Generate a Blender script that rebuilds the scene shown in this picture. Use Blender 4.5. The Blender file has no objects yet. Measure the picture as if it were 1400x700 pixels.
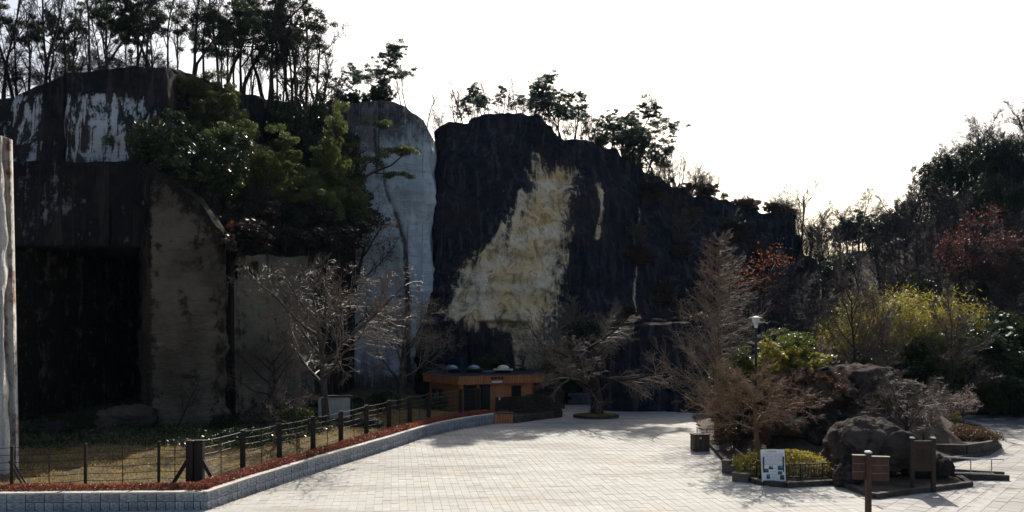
import bpy, math, random
import numpy as np
from mathutils import Vector, Matrix
from mathutils.bvhtree import BVHTree

# ------------------------------------------------------------------ camera, world, sun, exposure
scene = bpy.context.scene
COL = scene.collection
FPX, CX, HY, HC = 1200.0, 700.0, 435.0, 6.5       # focal length in photo pixels, horizon row, eye height
cam_d = bpy.data.cameras.new("camera")
cam_d.sensor_width = 36.0
cam_d.lens = 36.0 * FPX / 1400.0
cam_d.shift_y = (HY - 350.0) / 1400.0
cam_d.clip_start = 0.1
cam_d.clip_end = 2000.0
cam = bpy.data.objects.new("camera", cam_d)
COL.objects.link(cam)
cam.location = (0, 0, HC)
cam.rotation_euler = (math.radians(90), 0, 0)
scene.camera = cam

SUN_AZ, SUN_EL = math.radians(9.5), math.radians(37.8)
world = bpy.data.worlds.new("World")
scene.world = world
world.use_nodes = True
wn = world.node_tree.nodes
bg = wn["Background"]
sky = wn.new("ShaderNodeTexSky")
sky.sky_type = 'NISHITA'
sky.sun_disc = False
sky.sun_elevation = SUN_EL
sky.sun_rotation = SUN_AZ
sky.air_density = 1.0
sky.dust_density = 4.0
sky.ozone_density = 1.0
world.node_tree.links.new(sky.outputs[0], bg.inputs[0])
bg.inputs[1].default_value = 0.10
sun_d = bpy.data.lights.new("sun", 'SUN')
sun_d.energy = 5.0
sun_d.angle = math.radians(0.55)
sun_d.color = (1.0, 0.945, 0.86)
sun = bpy.data.objects.new("sun", sun_d)
COL.objects.link(sun)
SDIR = Vector((math.sin(SUN_AZ) * math.cos(SUN_EL), math.cos(SUN_AZ) * math.cos(SUN_EL), math.sin(SUN_EL)))
sun.rotation_euler = SDIR.to_track_quat('Z', 'Y').to_euler()
sun.location = (20, 60, 60)
scene.view_settings.view_transform = 'Standard'
scene.view_settings.look = 'None'
scene.view_settings.exposure = 0.45
scene.view_settings.gamma = 1.0
scene.view_settings.use_curve_mapping = False

# ------------------------------------------------------------------ pixel helpers (a pixel gives a direction, depth comes from what it stands on)
def PX(px, d): return (px - CX) / FPX * d
def PZ(py, d): return HC - (py - HY) / FPX * d
def GP(px, py, z=0.0):
    d = FPX * (HC - z) / (py - HY)
    return (PX(px, d), d, z)

# ------------------------------------------------------------------ numpy noise
def _hash(ix, iy, iz, seed):
    n = (ix * 73856093) ^ (iy * 19349663) ^ (iz * 83492791) ^ (seed * 2654435)
    n = n & 0x7fffffff
    n = (n ^ (n >> 13)) * 1274126177 & 0x7fffffff
    n = (n ^ (n >> 16)) * 668265263 & 0x7fffffff
    return ((n ^ (n >> 15)) & 0xffff) / 65535.0
def vnoise(p, seed=0):
    i = np.floor(p).astype(np.int64); f = p - i; u = f * f * (3 - 2 * f)
    x, y, z = i[:, 0], i[:, 1], i[:, 2]
    r = 0
    for dx in (0, 1):
        for dy in (0, 1):
            for dz in (0, 1):
                w = (u[:, 0] if dx else 1 - u[:, 0]) * (u[:, 1] if dy else 1 - u[:, 1]) * (u[:, 2] if dz else 1 - u[:, 2])
                r = r + w * _hash(x + dx, y + dy, z + dz, seed)
    return r - 0.5
def fbm(p, scale=1.0, octs=4, seed=0, stretch=(1, 1, 1)):
    p = np.asarray(p, float) * np.array(stretch) * scale
    r = 0; a = 1.0
    for k in range(octs):
        r = r + a * vnoise(p + 17.3 * k, seed + k); p = p * 2.03; a *= 0.5
    return r
def in_poly(P, poly):
    P = np.asarray(P, float); x, y = P[:, 0], P[:, 1]
    c = np.zeros(len(P), bool); n = len(poly)
    for i in range(n):
        x1, y1 = poly[i][:2]; x2, y2 = poly[(i + 1) % n][:2]
        if y1 == y2: continue
        c ^= ((y1 > y) != (y2 > y)) & (x < (x2 - x1) * (y - y1) / (y2 - y1) + x1)
    return c
def poly_dist(P, poly, closed=True):
    P = np.asarray(P, float)[:, :2]; best = np.full(len(P), 1e9)
    n = len(poly)
    for i in range(n if closed else n - 1):
        a = np.array(poly[i][:2], float); b = np.array(poly[(i + 1) % n][:2], float)
        ab = b - a; t = np.clip(((P - a) @ ab) / max(ab @ ab, 1e-9), 0, 1)
        best = np.minimum(best, np.linalg.norm(P - (a + t[:, None] * ab), axis=1))
    return best

# ------------------------------------------------------------------ materials
class NT:
    def __init__(s, name):
        s.m = bpy.data.materials.new(name); s.m.use_nodes = True
        s.t = s.m.node_tree; s.n = s.t.nodes
        s.bsdf = s.n["Principled BSDF"]; s.out = s.n["Material Output"]
    def N(s, typ, ins=None, **props):
        nd = s.n.new("ShaderNode" + typ)
        for k, v in props.items(): setattr(nd, k, v)
        for k, v in (ins or {}).items(): s.put(nd.inputs[k], v)
        return nd
    def put(s, sock, v):
        if isinstance(v, bpy.types.NodeSocket): s.t.links.new(v, sock)
        elif isinstance(v, bpy.types.Node): s.t.links.new(v.outputs[0], sock)
        else:
            if isinstance(v, (tuple, list)) and len(v) == 3 and sock.type == 'RGBA': v = (*v, 1)
            sock.default_value = v
    def coord(s, scale=(1, 1, 1), gen='Object'):
        c = s.N('TexCoord'); return s.N('Mapping', {'Vector': c.outputs[gen], 'Scale': scale}).outputs[0]
    def noise(s, vec, scale=1, detail=4, rough=.6, dist=0):
        return s.N('TexNoise', {'Vector': vec, 'Scale': scale, 'Detail': detail, 'Roughness': rough, 'Distortion': dist}).outputs['Fac']
    def math(s, op, a, b=0.0, c=None, clamp=False):
        ins = {0: a, 1: b}
        if c is not None: ins[2] = c
        return s.N('Math', ins, operation=op, use_clamp=clamp).outputs[0]
    def smooth(s, v, lo, hi, tlo=0.0, thi=1.0):
        return s.N('MapRange', {0: v, 1: lo, 2: hi, 3: tlo, 4: thi}, interpolation_type='SMOOTHSTEP').outputs[0]
    def mix(s, f, a, b):
        nd = s.n.new('ShaderNodeMix'); nd.data_type = 'RGBA'
        s.put(nd.inputs['Factor'], f); s.put(nd.inputs[6], a); s.put(nd.inputs[7], b)
        return nd.outputs[2]
    def bump(s, h, strength=.5, dist=.05, normal=None):
        ins = {'Height': h, 'Strength': strength, 'Distance': dist}
        if normal is not None: ins['Normal'] = normal
        return s.N('Bump', ins).outputs[0]
    def done(s, col, rough=.8, normal=None, spec=.3, metal=0.0):
        s.put(s.bsdf.inputs['Base Color'], col); s.put(s.bsdf.inputs['Roughness'], rough)
        s.put(s.bsdf.inputs['Specular IOR Level'], spec); s.put(s.bsdf.inputs['Metallic'], metal)
        if normal is not None: s.put(s.bsdf.inputs['Normal'], normal)
        return s.m

def simple(name, c1, c2=None, scale=4.0, rough=.8, bump=.3, bdist=.02, stretch=(1, 1, 1), spec=.3, metal=0.0, lo=.35, hi=.65, rnd=0.0):
    t = NT(name); c2 = c2 or tuple(x * .6 for x in c1)
    v = t.coord(stretch)
    n = t.noise(v, scale, 6, .65)
    f = t.smooth(n, lo, hi)
    col = t.mix(f, c2, c1)
    if rnd:
        oi = t.N('ObjectInfo').outputs['Random']
        hsv = t.N('HueSaturation', {'Value': t.math('MULTIPLY_ADD', oi, rnd, 1 - rnd / 2), 'Color': col}); col = hsv.outputs[0]
    nb = t.noise(v, scale * 3, 5, .7)
    return t.done(col, rough, t.bump(nb, bump, bdist) if bump else None, spec, metal)

def foliage(name, c1, c2, trans=.35, rough=.55, scale=.9):
    t = NT(name)
    v = t.coord()
    n = t.noise(v, scale, 3, .6)
    g = t.N('NewGeometry').outputs['Random Per Island']
    f = t.math('ADD', t.math('MULTIPLY', t.smooth(n, .3, .7), .55), t.math('MULTIPLY', g, .45))
    oi = t.N('ObjectInfo').outputs['Random']
    col = t.mix(f, c1, c2)
    col = t.N('HueSaturation', {'Value': t.math('MULTIPLY_ADD', oi, .4, .8), 'Color': col}).outputs[0]
    t.put(t.bsdf.inputs['Base Color'], col); t.put(t.bsdf.inputs['Roughness'], rough)
    t.put(t.bsdf.inputs['Specular IOR Level'], .4)
    tr = t.N('BsdfTranslucent', {'Color': col})
    mx = t.N('MixShader', {0: trans, 1: t.bsdf.outputs[0], 2: tr.outputs[0]})
    t.t.links.new(mx.outputs[0], t.out.inputs[0])
    return t.m

def rock(name, pale, pale2, dark, dark2, stain_k=.5, fine_k=.3, hor=.6, hstretch=(.35, .35, 5.0), bstr=.7, bdist=.12, streak=(.9, .9, .05), holes=0.0, scar=False, soft=.12):
    """pale stone with a dark coat: the attribute places lichen, water stains and some painted shade, noise gives it its streaky edge"""
    t = NT(name)
    st = t.N('Attribute', attribute_name='stain').outputs['Fac']
    v1 = t.coord(streak); v2 = t.coord(); v3 = t.coord(hstretch)
    n1 = t.noise(v1, 1.0, 7, .68, .4); n2 = t.noise(v2, 1.3, 8, .7); n3 = t.noise(v3, 1.0, 6, .65, .6); n4 = t.noise(v2, .35, 5, .6)
    f = t.math('ADD', st, t.math('ADD', t.math('MULTIPLY', t.math('SUBTRACT', n1, .5), stain_k * 2), t.math('MULTIPLY', t.math('SUBTRACT', n2, .5), fine_k * 2)))
    fac = t.smooth(f, .5 - soft, .5 + soft)
    pc = t.mix(t.smooth(n4, .35, .65), pale, pale2)
    pc = t.mix(t.math('MULTIPLY', t.smooth(n3, .5, .75), .5), pc, tuple(x * .45 for x in pale))
    pc = t.mix(t.math('MULTIPLY', t.smooth(n2, .55, .8), .6), pc, tuple(x * .35 for x in pale2))
    if scar:
        n6 = t.noise(t.coord((.9, .9, .7)), .8, 9, .75, 1.2); n7 = t.noise(t.coord((1.6, 1.6, .35)), 1.0, 8, .72, .8)
        pc = t.mix(t.math('MULTIPLY', t.smooth(n6, .48, .62), .65), pc, (.27, .145, .05)); pc = t.mix(t.math('MULTIPLY', t.smooth(n7, .55, .66), .7), pc, (.075, .05, .032))
        pc = t.mix(t.math('MULTIPLY', t.smooth(n6, .42, .30), .7), pc, (.82, .82, .78))
    dc = t.mix(t.smooth(n2, .35, .7), dark, dark2)
    dc = t.mix(t.math('MULTIPLY', t.smooth(n1, .48, .68), .8), dc, tuple(x * 2.4 for x in dark2))
    dc = t.mix(t.math('MULTIPLY', t.smooth(t.noise(v2, .16, 6, .7), .48, .68), .55), dc, (dark2[0] * 1.5, dark2[1] * 1.15, dark2[2] * .95))
    col = t.mix(fac, pc, dc)
    h = t.math('ADD', t.math('MULTIPLY', n3, hor), t.math('MULTIPLY', n2, 1 - hor * .5))
    if holes:
        vo = t.N('TexVoronoi', {'Vector': t.coord((1, 1, 1)), 'Scale': holes}).outputs['Distance']
        h = t.math('ADD', h, t.math('MULTIPLY', t.smooth(vo, .05, .25), .8))
    nb = t.bump(h, bstr, bdist)
    fineb = t.noise(v2, 9.0, 6, .7)
    nb = t.bump(fineb, .45, .03, nb)
    return t.done(col, .95, nb, .04)

# ------------------------------------------------------------------ mesh builders
def link(o, parent=None):
    COL.objects.link(o)
    if parent is not None: o.parent = parent
    return o
def mesh_np(name, V, Fq, mat, smooth=False, attrs=None):
    """V (n,3), Fq (m,k) uniform face size or list of lists"""
    me = bpy.data.meshes.new(name)
    V = np.asarray(V, np.float32)
    if isinstance(Fq, np.ndarray):
        m, k = Fq.shape
        me.vertices.add(len(V)); me.vertices.foreach_set('co', V.ravel())
        me.loops.add(m * k); me.loops.foreach_set('vertex_index', Fq.astype(np.int32).ravel())
        me.polygons.add(m)
        me.polygons.foreach_set('loop_start', np.arange(0, m * k, k, dtype=np.int32))
        me.update(calc_edges=True)
    else:
        me.from_pydata(V.tolist(), [], Fq); me.update()
    if smooth: me.polygons.foreach_set('use_smooth', np.ones(len(me.polygons), bool))
    else: me.polygons.foreach_set('use_smooth', np.zeros(len(me.polygons), bool))
    for nm, arr in (attrs or {}).items():
        a = me.attributes.new(nm, 'FLOAT', 'POINT'); a.data.foreach_set('value', np.asarray(arr, np.float32))
    me.materials.append(mat)
    return me

class MB:
    def __init__(s): s.v = []; s.f = []
    def tube(s, pts, rad, sides=4, cap=True):
        b = len(s.v); n = len(pts)
        for i, p in enumerate(pts):
            a = pts[min(i + 1, n - 1)] - pts[max(i - 1, 0)]
            if a.length < 1e-9: a = Vector((0, 0, 1))
            a.normalize()
            u = a.cross(Vector((0, 0, 1)) if abs(a.z) < .9 else Vector((1, 0, 0))); u.normalize(); w = a.cross(u)
            for k in range(sides):
                t = 2 * math.pi * k / sides
                s.v.append(p + (u * math.cos(t) + w * math.sin(t)) * rad[i])
        for i in range(n - 1):
            for k in range(sides):
                k2 = (k + 1) % sides
                s.f.append((b + i * sides + k, b + i * sides + k2, b + (i + 1) * sides + k2, b + (i + 1) * sides + k))
        if cap and sides > 3:
            s.f.append(tuple(b + k for k in range(sides))[::-1]); s.f.append(tuple(b + (n - 1) * sides + k for k in range(sides)))
        return s
    def box(s, c, size, rz=0.0, M=None, bev=0.0):
        b = len(s.v); hx, hy, hz = size[0] / 2, size[1] / 2, size[2] / 2
        R = M if M is not None else Matrix.Rotation(rz, 3, 'Z'); c = Vector(c)
        if bev <= 0:
            for x, y, z in ((-1, -1, -1), (1, -1, -1), (1, 1, -1), (-1, 1, -1), (-1, -1, 1), (1, -1, 1), (1, 1, 1), (-1, 1, 1)):
                s.v.append(c + R @ Vector((x * hx, y * hy, z * hz)))
            for f in ((3, 2, 1, 0), (4, 5, 6, 7), (0, 1, 5, 4), (1, 2, 6, 5), (2, 3, 7, 6), (3, 0, 4, 7)): s.f.append(tuple(b + i for i in f))
        else:
            for z, q in ((-hz, 0), (hz - bev, 0), (hz, bev)):
                for x, y in ((-1, -1), (1, -1), (1, 1), (-1, 1)): s.v.append(c + R @ Vector((x * (hx - q), y * (hy - q), z)))
            s.f.append((b + 3, b + 2, b + 1, b))
            for l in (0, 4):
                for k in range(4): s.f.append((b + l + k, b + l + (k + 1) % 4, b + l + 4 + (k + 1) % 4, b + l + 4 + k))
            s.f.append((b + 8, b + 9, b + 10, b + 11))
        return s
    def bar(s, a, b_, w, h=None):
        a = Vector(a); b_ = Vector(b_); d = b_ - a; L = d.length; d.normalize(); h = h or w
        up = Vector((0, 0, 1)) if abs(d.z) < .95 else Vector((0, 1, 0))
        x = d.cross(up).normalized(); z = x.cross(d)
        M = Matrix((x, d, z)).transposed()
        return s.box((a + b_) / 2, (w, L, h), M=M)
    def prism(s, poly, z0, z1):
        b = len(s.v); n = len(poly)
        for z in (z0, z1):
            for x, y in poly: s.v.append(Vector((x, y, z)))
        for k in range(n): s.f.append((b + k, b + (k + 1) % n, b + n + (k + 1) % n, b + n + k))
        s.f.append(tuple(b + k for k in range(n))[::-1]); s.f.append(tuple(b + n + k for k in range(n)))
        return s
    def lathe(s, c, prof, sides=16):
        b = len(s.v); c = Vector(c)
        for r, z in prof:
            for k in range(sides):
                t = 2 * math.pi * k / sides; s.v.append(c + Vector((r * math.cos(t), r * math.sin(t), z)))
        for i in range(len(prof) - 1):
            for k in range(sides):
                k2 = (k + 1) % sides; s.f.append((b + i * sides + k, b + i * sides + k2, b + (i + 1) * sides + k2, b + (i + 1) * sides + k))
        s.f.append(tuple(b + k for k in range(sides))[::-1]); s.f.append(tuple(b + (len(prof) - 1) * sides + k for k in range(sides)))
        return s
    def mesh(s, name, mat, smooth=False):
        me = bpy.data.meshes.new(name); me.from_pydata([tuple(v) for v in s.v], [], s.f); me.update()
        if smooth: me.polygons.foreach_set('use_smooth', np.ones(len(me.polygons), bool))
        me.materials.append(mat); return me
    def build(s, name, mat, parent=None, smooth=False): return link(bpy.data.objects.new(name, s.mesh(name, mat, smooth)), parent)

def thing(name, label, cat, loc=(0, 0, 0), group=None, rz=0.0, sc=1.0):
    o = bpy.data.objects.new(name, None); o.empty_display_size = .2; COL.objects.link(o)
    o.location = loc; o.rotation_euler = (0, 0, rz); o.scale = (sc, sc, sc) if not isinstance(sc, tuple) else sc
    o['label'] = label; o['category'] = cat
    if group: o['group'] = group
    return o
def put(name, me, parent=None): return link(bpy.data.objects.new(name, me), parent)
def structure(o, label=None):
    o['kind'] = 'structure'
    return o

TERR = []
def drop(x, y, default=0.0):
    best = None
    for t in TERR:
        h = t.ray_cast(Vector((x, y, 200)), Vector((0, 0, -1)))
        if h[0] is not None and (best is None or h[0].z > best): best = h[0].z
    return default if best is None else best

def cliff(name, ctrl, nu, nv, cap, mat, stain=None, amp=.5, dscale=.25, rise=0.0, ncap=10, seed=1, post=None, drop_here=True, base_cut=None, strata=0.0, terr=True):
    """a solid rock mass: ctrl rows (bx,by,bz, tx,ty,tz) left to right; face from base to top, cap running back in +Y, closed underneath"""
    C = np.array(ctrl, float)
    s = np.concatenate([[0], np.cumsum(np.linalg.norm(np.diff(C[:, :2], axis=0), axis=1) + 1e-6)]); s /= s[-1]
    u = np.unique(np.concatenate([np.linspace(0, 1, nu), s])); nu = len(u)
    I = np.stack([np.interp(u, s, C[:, k]) for k in range(6)], 1)
    base, top = I[:, :3], I[:, 3:]
    tang = np.gradient(base[:, :2] * .5 + top[:, :2] * .5, axis=0); nrm = np.stack([tang[:, 1], -tang[:, 0]], 1)
    nrm /= np.linalg.norm(nrm, axis=1)[:, None] + 1e-9
    rows = []; kind = []
    for v in np.linspace(0, 1, nv): rows.append(base + (top - base) * v); kind.append(1.0)
    for k in range(1, ncap + 1):
        o = cap * (k / ncap) ** 1.5; p = top.copy(); p[:, 1] += o; p[:, 2] += rise * o; rows.append(p); kind.append(0.0)
    p = top.copy(); p[:, 1] += cap + .5; p[:, 2] = base[:, 2]; rows.append(p); kind.append(-1.0)
    G = np.stack(rows, 0); nr = len(rows)                       # (nr,nu,3)
    P = G.reshape(-1, 3); K = np.repeat(np.array(kind), nu); Nn = np.tile(nrm, (nr, 1))
    V = np.concatenate([np.repeat(np.linspace(0, 1, nv), nu), np.ones((nr - nv) * nu)])
    d = amp * (fbm(P, dscale, 5, seed) + .35 * fbm(P, dscale * 3, 3, seed + 9, (1, 1, .25)))
    if strata: d = d + strata * fbm(P, 1.0, 3, seed + 4, (.15, .15, 1.6))
    Q = P.copy()
    face = K > .5
    Q[face, 0] += (Nn[face, 0] * d[face]); Q[face, 1] += (Nn[face, 1] * d[face])
    tw = np.where(K == 0, 1.0, np.where(face, np.clip((V - .9) * 10, 0, 1), 0))
    Q[:, 2] += tw * amp * .8 * fbm(P, .5, 4, seed + 21)
    if post is not None: Q = post(Q, P, face, Nn)
    idx = np.arange(nr * nu).reshape(nr, nu)
    a = idx[:-1, :-1].ravel(); b = idx[:-1, 1:].ravel(); c = idx[1:, 1:].ravel(); e = idx[1:, :-1].ravel()
    F = np.stack([a, b, c, e], 1)
    a = idx[-1, :-1]; b = idx[-1, 1:]; c = idx[0, 1:]; e = idx[0, :-1]
    F = np.concatenate([F, np.stack([a, b, c, e], 1)])
    faces = [tuple(x) for x in F.tolist()] + [tuple(idx[:, 0].tolist()), tuple(idx[::-1, -1].tolist())]
    stn = stain(P, V, face) if callable(stain) else np.full(len(P), .5 if stain is None else stain)
    me = mesh_np(name, Q, faces, mat, True, {'stain': stn})
    o = structure(put(name, me))
    if terr: TERR.append(BVHTree.FromPolygons([Vector(q) for q in Q.tolist()], F.tolist()))
    return o

def terrain(name, x0, x1, y0, y1, step, zf, mat, inside=None, terr=True, attrs=None):
    xs = np.arange(x0, x1 + step * .5, step); ys = np.arange(y0, y1 + step * .5, step)
    X, Y = np.meshgrid(xs, ys); P = np.stack([X.ravel(), Y.ravel()], 1); Z = zf(P)
    V = np.column_stack([P, Z]); idx = np.arange(len(V)).reshape(X.shape)
    F = np.stack([idx[:-1, :-1].ravel(), idx[:-1, 1:].ravel(), idx[1:, 1:].ravel(), idx[1:, :-1].ravel()], 1)
    if inside is not None:
        keep = inside(V[F].mean(1)[:, :2]); F = F[keep]
        used = np.unique(F); remap = np.full(len(V), -1); remap[used] = np.arange(len(used)); V = V[used]; F = remap[F]
    o = put(name, mesh_np(name, V, F, mat, True))
    if terr: TERR.append(BVHTree.FromPolygons([Vector(q) for q in V.tolist()], F.tolist()))
    return o

# ------------------------------------------------------------------ plants
def grow(T, Cr, p, d, L, r, lev, P, rng):
    n = P['seg'][lev]; step = L / n; pts = [p.copy()]; rad = [r]; w = P['wob'][lev]; up = P['up'][lev]; tap = P.get('taper', .25) if lev else P.get('taper0', .35)
    d = d.copy(); dirs = [d.copy()]
    for i in range(n):
        d = d + Vector((rng.gauss(0, w), rng.gauss(0, w), rng.gauss(0, w) + up)); d.normalize()
        p = p + d * step; pts.append(p); dirs.append(d.copy()); rad.append(max(r * (1 - (i + 1) / n * (1 - tap)), P['rmin']))
    (T if lev <= P['tl'] else Cr).tube(pts, rad, 8 if lev == 0 else (5 if lev <= P['tl'] else 3), cap=lev == 0)
    ends = P.get('ends')
    if lev + 1 >= P['lv']:
        if ends is not None: ends.append((pts[-1], d.copy())); ends.append((pts[len(pts) // 2], d.copy()))
        return
    k = P['ch'][lev]; s0 = P['st'][lev]
    for j in range(k):
        t = s0 + (1 - s0) * ((j + rng.random() * .9) / k)
        q = min(int(t * n), n - 1); fr = t * n - q
        bp = pts[q].lerp(pts[q + 1], fr); bd = dirs[q + 1]
        ref = Vector((0, 0, 1)) if abs(bd.z) < .9 else Vector((1, 0, 0))
        u = bd.cross(ref).normalized(); v = bd.cross(u)
        az = j * 2.4 + rng.uniform(-.6, .6) if lev == 0 else rng.uniform(0, 2 * math.pi)
        flat = P.get('flat', [0] * 6)[lev]
        side = u * math.cos(az) + v * math.sin(az)
        if flat: side = Vector((side.x, side.y, side.z * (1 - flat))); side.normalize() if side.length > 0 else None
        an = math.radians(P['ang'][lev] + rng.uniform(-12, 12))
        cd = bd * math.cos(an) + side * math.sin(an); cd.normalize()
        prof = P.get('prof')
        cl = L * P['len'][lev] * rng.uniform(.7, 1.15) * ((1 - .55 * t) if not (lev == 0 and prof) else prof(t))
        cr = max(min(rad[q] * .75, r * P['rr'][lev]) * rng.uniform(.7, 1.1), P['rmin'])
        grow(T, Cr, bp, cd, cl, cr, lev + 1, P, rng)

def norm_h(mbs, h):
    z = max(v.z for m in mbs for v in m.v); k = h / z
    for m in mbs: m.v = [v * k for v in m.v]
    return k

def bare_tree(seed, P, h=10.0, bark=None, twig=None):
    rng = random.Random(seed); T, Cr = MB(), MB()
    P = dict(P); P['ends'] = []
    grow(T, Cr, Vector((0, 0, -.15)), Vector((P.get('lean', 0), 0, 1)).normalized(), P['L'], P['R'], 0, P, rng)
    k = norm_h([T, Cr], h)
    return {'trunk': T.mesh('trunk', bark, True), 'crown': Cr.mesh('crown', twig or bark, False), 'h': h, 'ends': [(a * k, b) for a, b in P['ends']]}

def quads(C, U, V):
    n = len(C); P = np.stack([C - U, C - V, C + U, C + V], 1).reshape(-1, 3)
    return P, np.arange(4 * n).reshape(n, 4)
def unit(a): return a / (np.linalg.norm(a, axis=1)[:, None] + 1e-9)
def leaves(rs, C, size, aspect=.45, up=0.0):
    n = len(C); a = rs.normal(size=(n, 3)); a[:, 2] += up; a = unit(a); b = unit(np.cross(a, rs.normal(size=(n, 3))))
    s = size * rs.uniform(.6, 1.25, (n, 1)); return quads(C, a * s * .5, b * s * .5 * aspect)
def blob_points(rs, n, lumps, shell=.55):
    """points in a union of ellipsoids, denser to their outside"""
    w = np.array([l[3] * l[4] * l[5] for l in lumps]) ** .667; w /= w.sum(); k = rs.choice(len(lumps), n, p=w)
    L = np.array(lumps)[k]; d = unit(rs.normal(size=(n, 3))); r = (shell + (1 - shell) * rs.random((n, 1))) ** 1.0
    return L[:, :3] + d * r * L[:, 3:6]
def bush_mesh(seed, n, lumps, size, mat, aspect=.5, up=0.0, sub=14, shell=.4):
    rs = np.random.RandomState(seed); cl = []
    for l in lumps:
        for _ in range(sub):
            d = unit(rs.normal(size=(1, 3)))[0]; c = np.array(l[:3]) + d * np.array(l[3:6]) * rs.uniform(.45, .95)
            k = rs.uniform(.2, .42); cl.append((*c, l[3] * k, l[4] * k, l[5] * k * .8))
    C = blob_points(rs, n, cl, shell); C = C[C[:, 2] > .02]
    P, F = leaves(rs, C, size, aspect, up); return mesh_np('crown', P, F, mat)
def stems_mesh(seed, n, h, spread, r, bark):
    rng = random.Random(seed); m = MB()
    for i in range(n):
        a = rng.uniform(0, 6.28); d = rng.random() * spread
        p0 = Vector((math.cos(a) * d * .25, math.sin(a) * d * .25, -.12)); p2 = Vector((math.cos(a) * d, math.sin(a) * d, h * rng.uniform(.7, 1)))
        p1 = p0.lerp(p2, .5) + Vector((rng.gauss(0, .08), rng.gauss(0, .08), .1)) * h * .4
        m.tube([p0, p1, p2], [r, r * .7, r * .3], 4)
    return m.mesh('stem', bark)

def pine(seed, h, mats, lean=0.0, pads=11, spread=.3, start=.45, dens=260, nl=.24, flat=.34):
    rng = random.Random(seed); rs = np.random.RandomState(seed); T = MB(); n = 9; p = Vector((0, 0, -.3)); d = Vector((lean, rng.uniform(-.1, .1), 1)).normalized(); pts = [p]
    for i in range(n):
        d = d + Vector((rng.gauss(0, .13), rng.gauss(0, .13), .05)); d.normalize(); p = p + d * (h * .97 / n); pts.append(p)
    R = h * .011 + .03; rad = [R * (1 - .82 * i / n) for i in range(n + 1)]
    T.tube(pts, rad, 7); PP = []; padc = []
    for j in range(pads):
        t = start + (1 - start) * ((j + .6 * rng.random()) / pads); q = min(int(t * n), n - 1); b = pts[q].lerp(pts[q + 1], t * n - q)
        a = j * 2.4 + rng.uniform(-.7, .7); L = h * spread * (1.15 - .85 * (t - start) / (1 - start)) * rng.uniform(.55, 1.2)
        e = b + Vector((math.cos(a) * L, math.sin(a) * L, L * rng.uniform(-.05, .35)))
        mdl = b.lerp(e, .5) + Vector((0, 0, L * rng.uniform(-.12, .1)))
        T.tube([b, mdl, e], [R * .38, R * .26, R * .1], 4); padc.append((e, L * rng.uniform(.32, .52)))
        for _ in range(2): padc.append((b.lerp(e, rng.uniform(.5, 1.05)) + Vector((rng.gauss(0, .2) * L, rng.gauss(0, .2) * L, rng.gauss(.04, .09) * L)), L * rng.uniform(.2, .38)))
        if rng.random() < .7: padc.append((mdl.lerp(e, .4) + Vector((rng.gauss(0, .3) * L, rng.gauss(0, .3) * L, .1 * L)), L * rng.uniform(.3, .5)))
    padc.append((pts[-1], h * spread * .5))
    for c, r in padc:
        r = max(r, .3); k = max(3, int(4 * rng.uniform(.7, 1.4)))
        for _ in range(k):
            cc = np.array(c) + rs.normal(size=3) * np.array([r * .6, r * .6, r * flat * .9]); rr = r * rs.uniform(.3, .55)
            m = int(dens * rr * rr / .14) + 20; m = min(m, 300)
            PP.append(cc + unit(rs.normal(size=(m, 3))) * rs.random((m, 1)) ** .5 * np.array([rr, rr, rr * flat * 1.3]))
    C = np.concatenate(PP); m = len(C); a = rs.normal(size=(m, 3)); a[:, 2] = np.abs(a[:, 2]) * .8 + .2; a = unit(a); b = unit(np.cross(a, rs.normal(size=(m, 3))))
    s = nl * rs.uniform(.6, 1.2, (m, 1)); P, F = quads(C, a * s * .5, b * s * .09)
    return {'trunk': T.mesh('trunk', mats[0], True), 'crown': mesh_np('crown', P, F, mats[1]), 'h': h}

def plant(proto, name, label, cat, loc, h=None, rz=0.0, group=None, wide=1.0):
    k = (h / proto['h']) if h else 1.0
    o = thing(name, label, cat, loc, group, rz, (k * wide, k * wide, k))
    for pn in ('trunk', 'stem', 'crown', 'leaves'):
        if proto.get(pn): put(pn, proto[pn], o)
    return o
# ------------------------------------------------------------------ palette
M = {}
M['dirt'] = simple('dirt', (.075, .055, .035), (.035, .028, .02), 1.2, .95, .5, .03)
M['litter'] = simple('leaf_litter', (.085, .055, .033), (.03, .024, .017), 2.5, .95, .7, .05)
M['grass_soil'] = simple('dry_lawn', (.10, .07, .03), (.04, .033, .015), 1.3, .95, .6, .03)
M['moss'] = simple('moss', (.26, .22, .03), (.10, .11, .02), 3.0, .95, .6, .02)
M['joint'] = simple('joint_dirt', (.33, .31, .275), (.25, .23, .20), 3.0, .95, .3, .005)
M['block'] = simple('wall_block', (.36, .39, .42), (.16, .17, .18), 3.5, .9, .8, .012, spec=.2, rnd=.35)
M['mortar'] = simple('mortar', (.05, .05, .05), (.03, .03, .03), 5, .95, .2)
M['coping'] = simple('coping', (.60, .55, .48), (.38, .34, .30), 4, .9, .5, .01, rnd=.2)
M['post'] = simple('dark_post_wood', (.030, .018, .013), (.014, .009, .008), 6, .7, .5, .006, (1, 1, .15))
M['wire'] = simple('wire', (.045, .04, .036), (.03, .026, .024), 10, .5, .0, metal=.3)
M['bark'] = simple('grey_bark', (.075, .058, .046), (.045, .036, .03), 8, .85, .8, .02, (1, 1, .25))
M['bark_dark'] = simple('dark_bark', (.045, .033, .027), (.02, .016, .014), 7, .85, .8, .02, (1, 1, .25))
M['bark_red'] = simple('reddish_bark', (.17, .10, .055), (.07, .04, .025), 7, .85, .8, .02, (1, 1, .2))
M['twig'] = simple('pale_twig', (.20, .155, .115), (.10, .075, .056), 3, .6, 0, spec=.25)
M['twig_brown'] = simple('brown_twig', (.17, .125, .098), (.08, .058, .048), 3, .6, 0, spec=.2)
M['twig_far'] = simple('hazy_twig', (.075, .058, .060), (.035, .028, .031), .6, .7, 0, spec=.12)
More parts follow.
